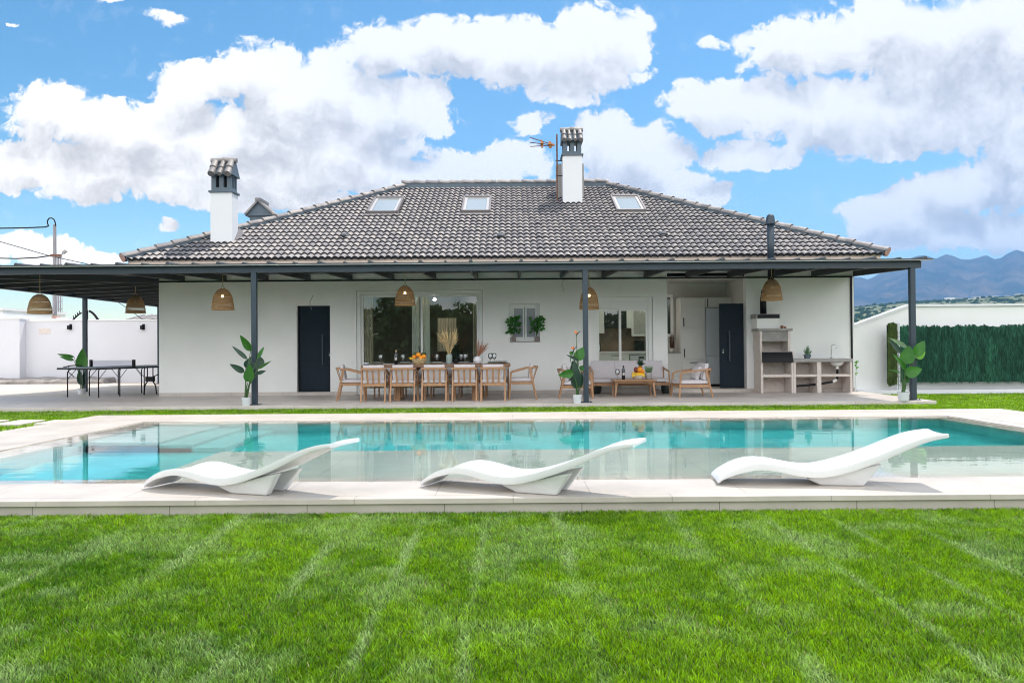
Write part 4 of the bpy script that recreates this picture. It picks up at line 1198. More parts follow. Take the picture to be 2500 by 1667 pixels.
def wineglass(x,y,z,lab,group='wine glasses on the dining table',k=1.12):
    t = thing('wine_glass',(x,y,z),lab,'wine glass',group)
    g=MB(); g.lathe([(r*k,h*k) for r,h in gp],16,(x,y,z)); g.build('bowl_and_stem',M['wineglass'],t,smooth=True)
    g=MB(); g.lathe([(.033*k,.0),(.034*k,.004),(.006,.009)],16,(x,y,z+.0005)); g.build('foot',M['wineglass'],t,smooth=True)
gl_l = ['clear wine glass left of the wine bottle on the dining table','clear wine glass between the wine bottle and the fruit basket','clear wine glass left of the pampas vase on the dining table','left one of two wine glasses between the tall vase and round vase','right one of two wine glasses between the tall vase and round vase','left one of the two wine glasses at the right end of the dining table','right one of the two wine glasses at the right end of the dining table']
for (px,Y),lab in zip(((929.5,16.5),(984,16.5),(1066.6,16.5),(1126,16.55),(1135.8,16.45),(1197,16.5),(1206.5,16.45)),gl_l):
    wineglass(px_x(px,Y),Y,TT+ (.0 if px<1190 else .0),lab)
pl_l = ['stacked stoneware plates on a rattan mat at the left end of the table','stacked stoneware plates right of the wine bottle','stacked stoneware plates left of the celadon vase','stacked stoneware plates right of the celadon vase','stacked stoneware plates beside the round white vase at the right','stacked stoneware plates at the very right end of the dining table']
for (px,Y),lab in zip(((922,16.3),(990,16.33),(1067,16.33),(1133.6,16.32),(1203,16.32),(1224,16.62)),pl_l):
    x=px_x(px,Y); t=thing('plate_stack',(x,Y,TT),lab,'plates','place settings on the dining table')
    g=MB(); g.lathe([(.0,.0),(.18,.0),(.182,.006),(.17,.012),(0,.012)],28,(x,Y,TT+.001)); g.build('place_mat',M['rattan'],t)
    g=MB(); g.lathe([(0,.013),(.09,.013),(.145,.030),(.147,.034),(.09,.019),(0,.019)],28,(x,Y,TT)); g.build('plate',M['plate'],t,smooth=True)
    g=MB(); g.lathe([(0,.036),(.08,.035),(.118,.052),(.12,.056),(.08,.041),(0,.041)],28,(x,Y,TT)); g.build('plate',M['plate'],t,smooth=True)
def bottle(x,y,z,lab,k=1.0,top=True):
    t=thing('wine_bottle',(x,y,z),lab,'bottle','dark wine bottles on the tables')
    g=MB(); g.lathe([(.034*k,0),(.038*k,.006),(.038*k,.19*k),(.030*k,.225*k),(.015*k,.25*k),(.0145*k,.30*k),(.0,.30*k)],18,(x,y,z)); g.build('bottle_glass',M['bottle'],t,smooth=True)
    g=MB(); g.lathe([(.0388*k,.09*k),(.0388*k,.145*k)],9,(x,y,z));
    g=MB(); 
    pts=[]
    for zz in (.095*k,.15*k): pts.append([(x+.0392*k*math.cos(a),y+.0392*k*math.sin(a),z+zz) for a in [R(-125+14*i) for i in range(6)]])
    g.grid(pts); g.build('label',M['label'],t)
    g=MB(); g.lathe([(.0158*k,.262*k),(.0162*k,.306*k),(0,.307*k)],12,(x,y,z)); g.build('capsule',M['cork'] if top else M['bottle'],t,smooth=True)
bottle(px_x(966.7,16.35),16.35,TT,'dark wine bottle with a golden top on the dining table')
# fruit basket
bx,by = px_x(1023.5,16.35),16.35
t=thing('fruit_basket',(bx,by,TT),'pale wicker basket on the dining table','basket')
g=MB(); g.lathe([(.095,0),(.12,.03),(.155,.10),(.16,.118),(.152,.118),(.145,.10),(.112,.03),(.0,.02)],22,(bx,by,TT)); g.build('bowl',M['basket'],t)
g=MB()
for k in range(5):
    P=[(bx+(.157-.004*abs(2-k))*math.cos(a)*(1-.06*(4-k)),by+(.157)*math.sin(a)*(1-.06*(4-k)),TT+.02+.022*k+.004*math.sin(a*14+k*PI)) for a in [2*PI*i/56 for i in range(57)]]
    g.tube(P,.007,5,cap=False)
g.build('weave',M['basket'],t)
def fruit(n,m_,x,y,z,rx,rz,lab,cat,grp,ry=None):
    g=MB(); g.ball((0,0,0),rx,ry or rx,rz,14,10); o=g.build(n,M[m_],None,smooth=True); o.location=(x,y,z); tag(o,lab,cat,grp); return o
for dx,dy,dz,lab in ((-.10,-.03,.155,'orange lying leftmost in the wicker basket'),(-.01,-.07,.205,'orange on top of the fruit pile in the wicker basket'),(.10,-.04,.165,'orange lying rightmost in the wicker basket'),(.045,-.095,.14,'orange at the front of the wicker basket, low in the pile')):
    fruit('orange','fruitorange',bx+dx,by+dy,TT+dz,.052,.05,lab,'orange','oranges in the wicker basket')
for dx,lab in ((-.085,'dark green mango behind the oranges, left side of basket'),(.085,'dark green mango behind the oranges, right side of basket')):
    fruit('mango','mango',bx+dx,by+.05,TT+.205,.062,.05,lab,'mango','dark fruit in the wicker basket')
g=MB(); g.tube([(bx-.12,by-.05,TT+.125),(bx-.18,by-.06,TT+.118),(bx-.195,by-.06,TT+.128)],[.022,.019,.006],8); g.tube([(bx-.11,by-.02,TT+.14),(bx-.17,by-.03,TT+.136),(bx-.22,by-.03,TT+.143)],[.022,.019,.006],8)
tag(g.build('banana',M['banana'],smooth=True),'yellow bananas sticking out of the wicker basket to the left','bananas')
def leafblade(g, base, tip, wd, face=(0,-1,0), curl=.12, fold=.18, n=8, shape=.55, droop=0.0):
    base=Vector(base); tip=Vector(tip); ax=tip-base; ln=ax.length; ax.normalize(); face=Vector(face)
    side=ax.cross(face).normalized(); nr=side.cross(ax).normalized()
    P=[]
    for i in range(n+1):
        s=i/n
        w_=wd/2*(math.sin(PI*min(1,s**shape*.985))**.85 if 0<s<1 else (.10 if s==0 else .02))
        c=base+ax*(ln*s)+nr*(curl*ln*math.sin(PI*s)) + Vector((0,0,-droop*s*s*ln))
        P.append([c-side*w_+nr*(fold*w_),c-side*w_*.5+nr*(fold*w_*.35),c,c+side*w_*.5+nr*(fold*w_*.35),c+side*w_+nr*(fold*w_)])
    g.grid(P)
g=MB()
for i in range(12):
    a=random.uniform(0,2*PI); z=TT+.235+.014*i; rr=.05*(1-i/14)
    leafblade(g,(bx,by-.02,z),(bx+math.cos(a)*rr,by-.02+math.sin(a)*rr*.6,z+.02),.022)
g.tube([(bx,by-.02,TT+.21),(bx+.004,by-.02,TT+.41)],.004,5)
tag(g.build('leafy_twig',M['leafdark'],fix=False),'dark leafy citrus twig standing up from the wicker basket','twig')
# vases
vx,vy=px_x(1096.4,16.4),16.4
t=thing('vase',(vx,vy,TT),'tall celadon grey bottle vase holding pampas on the dining table','vase')
g=MB(); g.lathe([(.060,0),(.065,.01),(.066,.15),(.060,.19),(.040,.215),(.036,.218),(.034,.20),(0,.15)],20,(vx,vy,TT)); g.build('body',M['celadon'],t,smooth=True)
g=MB()
for i in range(34):
    a=random.uniform(-1,1); b=random.uniform(-.5,.5); h=random.uniform(.40,.66)*(1-.15*abs(a))
    p0=(vx+a*.012,vy+b*.02,TT+.19); p1=(vx+a*.09,vy+b*.08,TT+.19+h*.5); p2=(vx+a*.24-.03,vy+b*.16,TT+.19+h)
    g.tube([p0,p1,Vector(p1).lerp(Vector(p2),.55),p2],[.0025,.003,.011,.002],5)
tag(g.build('pampas_stems',M['straw']),'tall dry straw coloured pampas stems in the celadon vase','dried plants')
vx2,vy2=px_x(1166,16.35),16.35
t=thing('vase',(vx2,vy2,TT),'round white ceramic vase near the right end of the dining table','vase')
g=MB(); g.lathe([(.045,0),(.070,.02),(.090,.065),(.086,.11),(.062,.145),(.036,.158),(.038,.165),(.03,.16),(0,.12)],22,(vx2,vy2,TT)); g.build('body',M['whitecer'],t,smooth=True)
g=MB()
for i in range(44):
    a=random.uniform(-.25,1.0); b=random.uniform(-.5,.5); h=random.uniform(.26,.40)
    p0=(vx2+a*.008,vy2+b*.02,TT+.15); p2=(vx2+a*.22+.02,vy2+b*.12,TT+.15+h*(1-.25*abs(a)))
    g.tube([p0,Vector(p0).lerp(Vector(p2),.6),p2],[.0022,.0055,.0015],5)
tag(g.build('dried_reeds',M['reed']),'brown dried reeds leaning right in the round white vase','dried plants')
nx_=px_x(894,16.3)
g=MB(); g.lathe([(.03,0),(.055,.03),(.06,.05),(.055,.05),(.0,.02)],16,(nx_,16.3,TT+.001)); tag(g.build('small_bowl',mat('blue_white_china',(0.55,0.62,0.72),.3,var=.2,scale=30),smooth=True),'small blue and white bowl at the left end of the dining table','bowl')

# ------------------------------------------------------------------ lounge group
sofa = seat('sofa','three seat teak garden sofa with pale mauve cushions in front of the kitchen window','sofa',1.76,.78,.215,.28,.105,.52,.60,.745,0,ncush=3,thick=.034)
place(sofa,((px_x(1441.6,17.6)+px_x(1632,17.6))/2,17.75,TZ),PI)
# slats are on the sofa back, hidden from the pool; side struts show under the right arm
arm = seat('lounge_chair','low teak lounge chair with pale cushions, at the right of the coffee table','armchair',.70,.70,.215,.28,.10,.52,.60,.70,5,pillow=True,group='low teak lounge chairs facing the coffee table',thick=.034)
place(arm,(px_x(1686,16.7),16.72,TZ),PI/2+.05)
a2 = place(copy_tree(arm),(px_x(1407,16.7)+.0,16.72,TZ),-PI/2-.05,'low teak lounge chair with pale cushions, half hidden behind the flowering plant')
cx0,cx1 = px_x(1494,16.95),px_x(1598,16.95); CT=TZ+.375
t=thing('coffee_table',((cx0+cx1)/2,17.0,TZ),'low rectangular teak coffee table with splayed legs in front of the sofa','table')
g=MB(); g.box(cx0,cx1,16.68,17.30,CT-.03,CT); g.build('tabletop',M['teak'],t,bevel=.008)
for x,sx in ((cx0+.07,-1),(cx1-.07,1)):
    for y,sy in ((16.76,-1),(17.22,1)):
        g=MB(); g.bar((x+sx*.035,y+sy*.02,TZ),(x,y,CT-.03),.032,.032,w1=.05,h1=.05); g.build('leg',M['teak'],t,bevel=.004)
g=MB(); g.box(cx0+.10,cx1-.10,16.745,16.765,CT-.075,CT-.0305); g.box(cx0+.10,cx1-.10,17.215,17.235,CT-.075,CT-.0305); g.build('apron',M['teak'],t)
wineglass(px_x(1507,16.9),16.9,CT,'clear wine glass standing on the low coffee table',None)
bottle(px_x(1521.5,16.85),16.85,CT,'dark wine bottle standing on the low coffee table',top=False)
fx_,fy_=px_x(1557,16.9),16.9
t=thing('fruit_bowl',(fx_,fy_,CT),'white woven fruit bowl on the low coffee table','bowl')
g=MB(); g.lathe([(.075,0),(.10,.02),(.14,.075),(.15,.09),(.14,.09),(.13,.07),(.09,.02),(0,.015)],22,(fx_,fy_,CT)); g.build('bowl',M['wbasket'],t)
g=MB()
for k in range(4):
    g.tube([(fx_+.14*math.cos(a),fy_-.03*k+.05,CT+.12+.075*math.sin(abs(a))*.3-.02*k+.0) for a in [R(180-22*i) for i in range(9)]],[.01,.02,.024,.025,.025,.024,.022,.018,.008],8)
g.v=[(x,y-.05,z+.0) for x,y,z in g.v]
tag(g.build('banana_bunch',M['banana'],smooth=True),'bunch of yellow bananas lying in the white woven bowl','bananas')
fruit('orange','fruitorange',fx_+.035,fy_-.05,CT+.215,.062,.058,'big bright orange on top of the white woven bowl','orange','oranges in bowls')
fruit('orange','fruitorange',fx_+.095,fy_-.02,CT+.175,.05,.048,'smaller orange beside the pineapple in the white woven bowl','orange','oranges in bowls')
fruit('apple','apple',fx_-.045,fy_-.02,CT+.21,.05,.062,'dark red fruit left of the orange in the white woven bowl','apple',None)
g=MB(); g.ball((fx_+.06,fy_+.06,CT+.22),.05,.05,.09,12,10)
pa=g.build('pineapple',mat('pineapple_skin',(0.20,0.12,0.03),.8,var=.5,scale=60),smooth=True); tag(pa,'pineapple with a spiky green crown behind the bananas','pineapple')
g=MB()
for i in range(46):
    a=random.uniform(0,2*PI); h=random.random(); l=.06+.11*h
    leafblade(g,(fx_+.06+math.cos(a)*.015,fy_+.06+math.sin(a)*.015,CT+.30+.02*h),(fx_+.06+math.cos(a)*(.13-.10*h),fy_+.06+math.sin(a)*(.13-.10*h),CT+.31+.16*h+.02),.016,curl=.15)
g.build('crown',M['leafdark'],pa,fix=False)
hx,hy=px_x(1583,16.9),16.9
t=thing('potted_grass',(hx,hy,CT),'grey pot of tufted green grass at the right end of the coffee table','plant pot')
g=MB(); g.lathe([(.055,0),(.068,.02),(.078,.10),(.076,.145),(.066,.15),(.064,.135),(0,.13)],20,(hx,hy,CT)); g.build('pot',M['concrete'],t,smooth=True)
g=MB()
for i in range(170):
    a=random.uniform(0,2*PI); rr=random.random()**.5*.055; l=random.uniform(.10,.20)
    b=Vector((hx+math.cos(a)*rr,hy+math.sin(a)*rr,CT+.13)); leafblade(g,b,b+Vector((math.cos(a)*l*.45*random.random(),math.sin(a)*l*.45*random.random(),l)),.006,n=4)
g.build('grass_tuft',M['aloe'],t,fix=False)
# dark planters beneath the sofa
for px,Y,r_,lab in ((1625,18.05,.11,'round dark green planter on the floor behind the sofa, right side'),(1457,18.1,.10,'dark round planter on the floor behind the left end of the sofa')):
    x=px_x(px,Y); g=MB(); g.lathe([(r_*.7,0),(r_,.05),(r_*1.05,.16),(r_*.9,.22),(r_*.8,.2),(0,.18)],16,(x,Y,TZ)); tag(g.build('planter',mat('dark_planter',(0.03,0.04,0.035),.6,var=.2),smooth=True),lab,'planter')
# ------------------------------------------------------------------ pendant lamps
wk = bpy.data.materials.new('woven_wicker'); wk.use_nodes = True
_nt = wk.node_tree; _L = _nt.links; _b = _nt.nodes['Principled BSDF']; _o = _nt.nodes['Material Output']
_uv = _nt.nodes.new('ShaderNodeUVMap')
_br = _nt.nodes.new('ShaderNodeTexBrick'); _br.inputs['Scale'].default_value = 1; _br.inputs['Brick Width'].default_value = .028; _br.inputs['Row Height'].default_value = .012; _br.inputs['Mortar Size'].default_value = .0022
_br.inputs['Color1'].default_value = (.74,.52,.29,1); _br.inputs['Color2'].default_value = (.60,.40,.21,1); _br.inputs['Mortar'].default_value = (.13,.06,.02,1)
_L.new(_uv.outputs[0], _br.inputs['Vector'])
_b.inputs['Roughness'].default_value = .75
_L.new(_br.outputs['Color'], _b.inputs['Base Color'])
_bp = _nt.nodes.new('ShaderNodeBump'); _bp.inputs['Strength'].default_value=.6; _bp.inputs['Distance'].default_value=.006; _bp.invert=True
_L.new(_br.outputs['Fac'], _bp.inputs['Height']); _L.new(_bp.outputs['Normal'], _b.inputs['Normal'])
_tl = _nt.nodes.new('ShaderNodeBsdfTranslucent'); _L.new(_br.outputs['Color'], _tl.inputs['Color'])
_mx = _nt.nodes.new('ShaderNodeMixShader'); _mx.inputs[0].default_value=.25; _L.new(_b.outputs[0],_mx.inputs[1]); _L.new(_tl.outputs[0],_mx.inputs[2]); _L.new(_mx.outputs[0], _o.inputs['Surface'])
M['wicker'] = wk
M['cane'] = mat('honey_cane',(0.50,0.30,0.13),.7,var=.2,scale=40)
M['rope'] = mat('jute_rope',(0.42,0.31,0.16),.9)
M['bulb_on'] = emis('lit_bulb',(1.0,0.70,0.36),5.0)
M['bulb_off'] = mat('glass_bulb',(0.75,0.70,0.62),.2)
sp = [(.045,.0),(.085,-.018),(.125,-.05),(.158,-.10),(.182,-.16),(.198,-.22),(.210,-.29),(.218,-.36),(.222,-.40)]
def lamp(px, pyt, pyb, wpx, Y, ytop, lit, lab):
    c = at(px,(pyt+pyb)/2,Y); zt=at(px,pyt,Y).z; zb=at(px,pyb,Y).z; k=wpx/FPX*Y/.444; kz=(zt-zb)/.40
    t = thing('pendant_lamp',(c.x,Y,zt),lab,'lamp','woven bell lamps hanging from the porch roof')
    x=c.x; n=64
    def r_at(h):
        h=-h
        for (r0,z0),(r1,z1) in zip(sp[:-1],sp[1:]):
            if -z0<=h<=-z1+1e-9: 
                s=(h+z0)/(z0-z1); return r0+(r1-r0)*s
        return sp[-1][0]
    # solid woven bands with two open bands of crossing cane between them
    bands=[(0,.13),(.185,.275),(.345,.40)]
    g=MB()
    for a,b in bands:
        m_=max(2,int((b-a)/.02)); P=[]
        for i in range(m_+1):
            h=a+(b-a)*i/m_; P.append([(x+r_at(-h)*k*math.cos(2*PI*j/n),Y+r_at(-h)*k*math.sin(2*PI*j/n),zt-h*kz) for j in range(n+1)])
        g.grid(P)
    top=[(x+.045*k*math.cos(2*PI*j/n),Y+.045*k*math.sin(2*PI*j/n),zt) for j in range(n)]; g.add(top,[tuple(range(n))])
    o=g.build('lamp_shade',M['wicker'],t,fix=False,smooth=True)
    me=o.data; uvl=me.uv_layers.new(name='UVMap')
    for lp_ in me.loops:
        v=me.vertices[lp_.vertex_index].co
        uvl.data[lp_.index].uv=(math.atan2(v.y,v.x)*.2, v.z)
    g=MB()
    for a,b in ((.128,.187),(.273,.347)):
        m_=30
        for j in range(m_):
            a0=2*PI*j/m_
            for da in (2*PI/m_*.9,-2*PI/m_*.9):
                p=[(x+r_at(-h)*k*math.cos(a0+da*s),Y+r_at(-h)*k*math.sin(a0+da*s),zt-h*kz) for s,h in ((0,a),(.5,(a+b)/2),(1,b))]
                g.tube(p,0.0034*k,4,cap=False)
        for h in (a+.5*(b-a),):
            g.tube([(x+r_at(-h)*k*math.cos(2*PI*j/40),Y+r_at(-h)*k*math.sin(2*PI*j/40),zt-h*kz) for j in range(41)],.0045*k,4,cap=False)
    for h,rr in ((.40,.010),(.13,.007),(.185,.007),(.275,.007),(.345,.007)):
        g.tube([(x+r_at(-h)*k*math.cos(2*PI*j/40),Y+r_at(-h)*k*math.sin(2*PI*j/40),zt-h*kz) for j in range(41)],rr*k,6,cap=False)
    g.build('openwork',M['cane'],t)
    g=MB()
    g.tube([(x-.04*k,Y,zt),(x,Y,zt+.07),(x+.04*k,Y,zt)],.006,6); g.tube([(x,Y,zt+.06),(x,Y,ytop)],.008,6); g.build('cord',M['rope'],t)
    g=MB(); g.tube([(x,Y,zt),(x,Y,zt-.125*kz)],.016,8); g.build('socket',M['black'],t)
    g=MB(); g.ball((x,Y-.02,zt-.150*kz),.030,n=12,m=8); g.build('bulb',M['bulb_on'] if lit else M['bulb_off'],t,smooth=True)
lamp(97.3,718.5,765,54,16.3,2.86,False,'woven bell lamp hanging leftmost under the open side of the porch')
lamp(331,721,763.7,45.5,19.5,2.9,False,'smaller looking woven bell lamp hanging just left of the house corner')
lamp(544,704.5,755.5,53,16.55,2.95,True,'lit woven bell lamp hanging in front of blank wall left of the first front post')
lamp(989,698,745,50,16.75,2.95,True,'lit woven bell lamp hanging before the large sliding window')
lamp(1438,702,754.5,48,16.9,2.95,True,'lit woven bell lamp half hidden by the middle front post')
lamp(1884,681.6,732.5,50,16.75,2.95,False,'woven bell lamp hanging in front of the barbecue flue')

# ------------------------------------------------------------------ potted plants
def plant(name, pot_px, Y, lab, leaves, flowers=(), f=None, o=None):
    x0,x1,yt,yb=pot_px
    c=at((x0+x1)/2,yb,Y); zb=TZ if Y<19 else .115
    wd=(x1-x0)/FPX*Y; h=(yb-yt)/FPX*Y
    t=thing(name,(c.x,Y,zb),lab,'potted plant','tall potted plants at the porch posts')
    g=MB(); r=wd/2
    g.lathe([(r*.72,0),(r*.76,.004),(r*.98,h-.01),(r,h),(r*.93,h),(r*.90,h-.03),(0,h-.03)],28,(c.x,Y,zb)); g.build('pot',M['potwhite'],t,smooth=False)
    g=MB(); g.lathe([(r*.88,h-.024),(0,h-.018)],20,(c.x,Y,zb)); g.build('soil',M['soil'],t)
    def W(p,dy=0): return at(o[0]+p[0]*f,o[1]+p[1]*f,Y+dy)
    soil=Vector((c.x,Y,zb+h-.02))
    for i,(b,tp,wz,m_,dy,dt) in enumerate(leaves):
        B=W(b,dy); T=W(tp,dy+dt); ww=wz*f/FPX*Y
        g=MB(); tilt=Vector((random.uniform(-.25,.25),-1,random.uniform(-.1,.45)))
        leafblade(g,B,T,ww,face=tilt,curl=random.uniform(-.06,.12),fold=.22,n=12,shape=.62,droop=.02)
        lf=g.build('leaf',M[m_],t,fix=False,smooth=True)
        g=MB(); s0=soil+Vector((random.uniform(-.03,.03),random.uniform(-.03,.03),0))
        mid=s0.lerp(B,.55); mid.x=s0.x+(B.x-s0.x)*.35
        g.tube([s0,mid,B,B.lerp(T,.5)],[.011,.009,.006,.003],6)
        g.build('leaf_stalk',M['stem'],lf)
    for (tp,b,s) in flowers:
        T=W(tp,-.03); B=W(b,-.02)
        g=MB(); g.tube([soil,B,T],[.008,.007,.006],6); fl=g.build('flower_stalk',M['stem'],t)
        g=MB()
        for k in range(7):
            a=R(-35+random.uniform(0,125)); l=.055+.05*random.random()
            leafblade(g,T,T+Vector((math.cos(a)*l*-.35+.01*k-.03,random.uniform(-.02,.02),math.sin(abs(a)+.5)*l)),.022*s,n=5,shape=.8)
        g.build('flower',M['petal'],fl,fix=False)
        g=MB(); g.tube([T-Vector((.01,0,.05)),T+Vector((.02,0,.01)),T+Vector((.085*s,0,.055))],[.009,.012,.003],6); g.build('bract',M['leafdark'],fl)
M['petal'] = leafmat('orange_petal',(0.75,0.20,0.06),(0.85,0.33,0.10),trans=.3,rough=.5)
plant('potted_plant',(190,208.6,943.7,959.6),20.1,'potted plant with one huge upright leaf beside the tennis table',
  [((600,640),(628,165),270,'leafmid',0,.0),((445,360),(75,292),70,'leafmid',.05,-.1),((440,430),(135,350),75,'leafmid',-.1,0),((600,960),(560,600),150,'leafdark',-.03,0),((650,980),(690,640),110,'leafdark',.05,0)],f=270/2352,o=(130,830))
plant('potted_plant',(590,612,969.6,990.4),15.06,'dark leaved potted plant at the foot of the left front post',
  [((565,445),(362,132),150,'leafmid',0,-.15),((500,600),(208,343),85,'leafdark',.08,.1),((440,850),(163,688),120,'leafdark',-.05,-.1),((690,800),(625,490),330,'leafdark',.16,.1),((515,1035),(555,690),190,'leafmid',-.10,-.02),((690,590),(822,358),75,'leafmid',.12,.1),((715,785),(962,625),50,'leafmid',.0,-.1),((690,885),(858,822),80,'leafdark',.06,.05),((470,770),(590,560),150,'leafdark',.05,0)],f=140/1098,o=(540,800))
plant('potted_plant',(1398.3,1420.8,963.4,984.6),15.08,'bird of paradise plant with orange flowers in a white pot at the middle post',
  [((430,715),(528,478),190,'leafmid',-.02,.05),((352,930),(90,966),150,'leafmid',-.10,-.1),((400,1205),(370,690),185,'leafdark',-.02,0),((450,720),(232,605),55,'leafdark',-.05,-.1),((470,1195),(505,880),95,'leafdark',.08,.05),((470,880),(535,800),95,'leafmid',.1,.1),((350,600),(282,570),75,'leafmid',.02,0),((330,1010),(345,705),100,'leafdark',.06,0),((300,690),(325,640),20,'leafmid',0,0)],
  flowers=(((410,250),(416,560),1.0),((352,520),(372,620),.8)),f=130/927,o=(1350,780))
plant('potted_plant',(2191.5,2220,955.2,977.2),15.02,'light leaved potted plant at the foot of the right front post',
  [((515,1050),(545,905),110,'leafmid',0,.02),((585,985),(660,868),85,'leafmid',.03,.05),((590,1000),(668,950),75,'leaflit',.1,.1),((515,1135),(642,1085),90,'leafmid',-.05,-.02),((528,925),(388,845),36,'aloe',.1,.2),((480,965),(385,860),42,'leafdark',.02,.05),((512,1095),(415,970),40,'leafmid',-.02,-.03),((475,1118),(378,1094),12,'leafmid',0,0),((520,1200),(540,1100),28,'leafmid',.04,0)],f=450/1440,o=(2050,560))
# windowsill plants
def sill_plant(px, lean, lab):
    p=at(px,836,HY-.02+.08); x=p.x; y=HY+.062; z=SB+.0285
    t=thing('sill_plant',(x,y,z),lab,'potted plant','pair of green plants on the small window sill')
    g=MB(); g.box(x-.05,x+.05,y-.045,y+.045,z,z+.115); g.build('pot',mat('brown_grey_pot',(0.24,0.20,0.19),.8,var=.1),t,bevel=.008)
    g=MB()
    for i in range(70):
        a=random.uniform(0,2*PI); hgt=random.uniform(.10,.48); rr=random.uniform(.03,.17)
        c=Vector((x+lean*(hgt-.1)*.35+math.cos(a)*rr,y-.06+math.sin(a)*rr*.5-.03,z+.1+hgt))
        d=Vector((math.cos(a)*.8,random.uniform(-.7,.2),random.uniform(-.5,.6))).normalized()
        leafblade(g,c-d*.035,c+d*.05,.06,face=(random.uniform(-.5,.5),-1,random.uniform(-.3,.6)),n=5,shape=.7,fold=.3)
    g.build('leaves',M['leafmid'],t,fix=False)
    g=MB()
    for k in range(4): g.tube([(x,y,z+.1),(x+lean*.05+random.uniform(-.05,.05),y-.05,z+.3),(x+lean*.12+random.uniform(-.09,.09),y-.07,z+.5)],[.006,.005,.003],5)
    g.build('stem',M['stem'],t)
sill_plant(1254.5,-.1,'green leafy plant in a brown pot on the left of the window sill')
sill_plant(1310.5,.1,'green leafy plant in a brown pot on the right of the window sill')

# ------------------------------------------------------------------ barbecue and sink counter
bq = thing('barbecue',(px_x(1895,17.9),17.95,TZ),'pale stone masonry barbecue with a black firebox and grey slabs','barbecue')
f_=280/1330; FY=17.78
def Z(zy): return at(1900,640+zy*f_,FY).z
def X(zx): return at(1820+zx*f_,850,FY).x
bL,bR=X(175),X(540); BKY=HY-.013
z_t=Z(1165); z_m=Z(1035)
g=MB(); g.box(bL,bL+.055,FY,BKY,TZ,z_t); g.box(bR-.02,bR+.03,FY,BKY,TZ,z_t); g.box(bL+.055,bR-.02,BKY-.04,BKY,TZ,z_t); g.build('base',M['bbqstone'],bq,bevel=.005)
g=MB(); g.box(bL+.055,bR-.02,FY+.01,BKY-.04,Z(1333),Z(1300)); g.build('shelf',M['bbqstone'],bq,bevel=.003)
g=MB(); g.box(bL,bL+.03,FY,BKY,z_t+.002,z_m); g.box(bR,bR+.03,FY,BKY,z_t+.002,z_m); g.box(bL+.03,bR,BKY-.05,BKY,z_t+.002,z_m); g.build('firebox_side',M['bbqstone'],bq)
g=MB(); n=8; prf=[(FY-.015,z_m-.01)]+[(FY-.015-.06*math.sin(PI*i/n*.5),z_m-.02-(z_m-z_t-.03)*i/n) for i in range(n+1)]+[(FY+.15,z_t+.008),(FY+.15,z_m-.01)]
g.prism(prf,'x',bL+.032,bR-.002); g.build('firebox',M['black'],bq)
g=MB(); g.box(bL+.05,bR-.02,FY-.03,FY-.0,z_m-.012,z_m+.004); g.build('grill_rim',M['concrete'],bq)
z_s=Z(798); z_h=Z(915)
g=MB(); g.box(bL-.01,bL+.045,FY+.02,BKY,z_m+.002,z_s); g.box(bR-.085,bR-.03,FY+.02,BKY,z_m+.002,z_s); g.box(bL+.045,bR-.085,BKY-.06,BKY,z_m+.002,z_s); g.build('hood_side',M['bbqstone'],bq,bevel=.004)
g=MB(); g.box(bL+.046,bR-.086,FY+.03,FY+.07,z_h,z_s-.001); g.build('hood_front',mat('smoked_concrete',(0.27,0.26,0.25),.8,var=.22,scale=5),bq)
g=MB(); g.box(X(150)-.0,bR+.015,FY-.02,BKY,z_s+.001,Z(768)); g.build('mantel_slab',M['concrete'],bq,bevel=.006)
zc0_,zc1_=Z(767.5),Z(648)
g=MB(); g.box(X(150),X(408),FY+.10,BKY,zc0_,zc1_); g.build('stack',M['plaster'],bq,bevel=.004)
g=MB(); g.box(X(140),X(420),FY+.07,BKY,zc1_+.001,Z(598)); g.build('stack_cap',M['concrete'],bq,bevel=.004)
g=MB(); g.box(X(155),X(406),FY+.055,FY+.0695,zc1_+.003,Z(606)); g.build('cap_grille',M['black'],bq)
xf=X(255); 
g=MB(); rfl=.072
ztop=at(1884,522,17.42).z
g.tube([(xf,FY+.27,Z(598)),(xf,FY+.27,Z(430)),(X(262),FY+.22,Z(330)),(px_x(1884,17.45),17.45,Z(240)),(px_x(1884,17.45),17.45,ztop-.28)],rfl,18); g.build('flue',M['black'],bq,smooth=True)
g=MB(); xx=px_x(1884,17.45); g.lathe([(.072,0),(.10,.0),(.106,.02),(.10,.04),(.09,.16),(.07,.21),(.03,.235),(0,.24)],20,(xx,17.45,ztop-.24)); g.build('flue_cowl',M['anth'],bq,smooth=True)
g=MB(); g.tube([(xx,17.45,3.04),(xx,17.45,ztop-.24)],.0745,18); g.build('outer_flue',M['anth'],bq,smooth=True)
# sooty mark is a real soot plate behind the grill
g=MB(); 
dr=thing('dried_gourd',(X(455),FY+.08,Z(767)),'small reddish brown clay ornament on the barbecue mantel slab','ornament')
g.ball((X(440),FY+.08,Z(767)+.035),.042,.04,.035,12,8); g.ball((X(478),FY+.08,Z(767)+.024),.030,.03,.024,12,8); g.build('body',mat('reddish_clay',(0.36,0.14,0.08),.5,var=.3,scale=12),dr,smooth=True)
ct=thing('sink_counter',(px_x(2010,17.9),17.95,TZ),'pale stone outdoor sink counter with grey worktop right of the barbecue','counter')
cL,cR=X(562),X(1246); cz0,cz1=Z(1160),Z(1122)
g=MB(); g.box(bR+.032,X(848),FY-.01,BKY,cz0,cz1); g.box(X(849),cR,FY-.01,BKY,cz0,cz1-.001); g.build('worktop',M['concrete'],ct,bevel=.005)
for a,b in ((bR+.033,X(584)),(X(828),X(877)),(X(1212),cR-.015)):
    g=MB(); g.box(a,b,FY,BKY,TZ,cz0-.001); g.build('pier',M['bbqstone'],ct,bevel=.004)
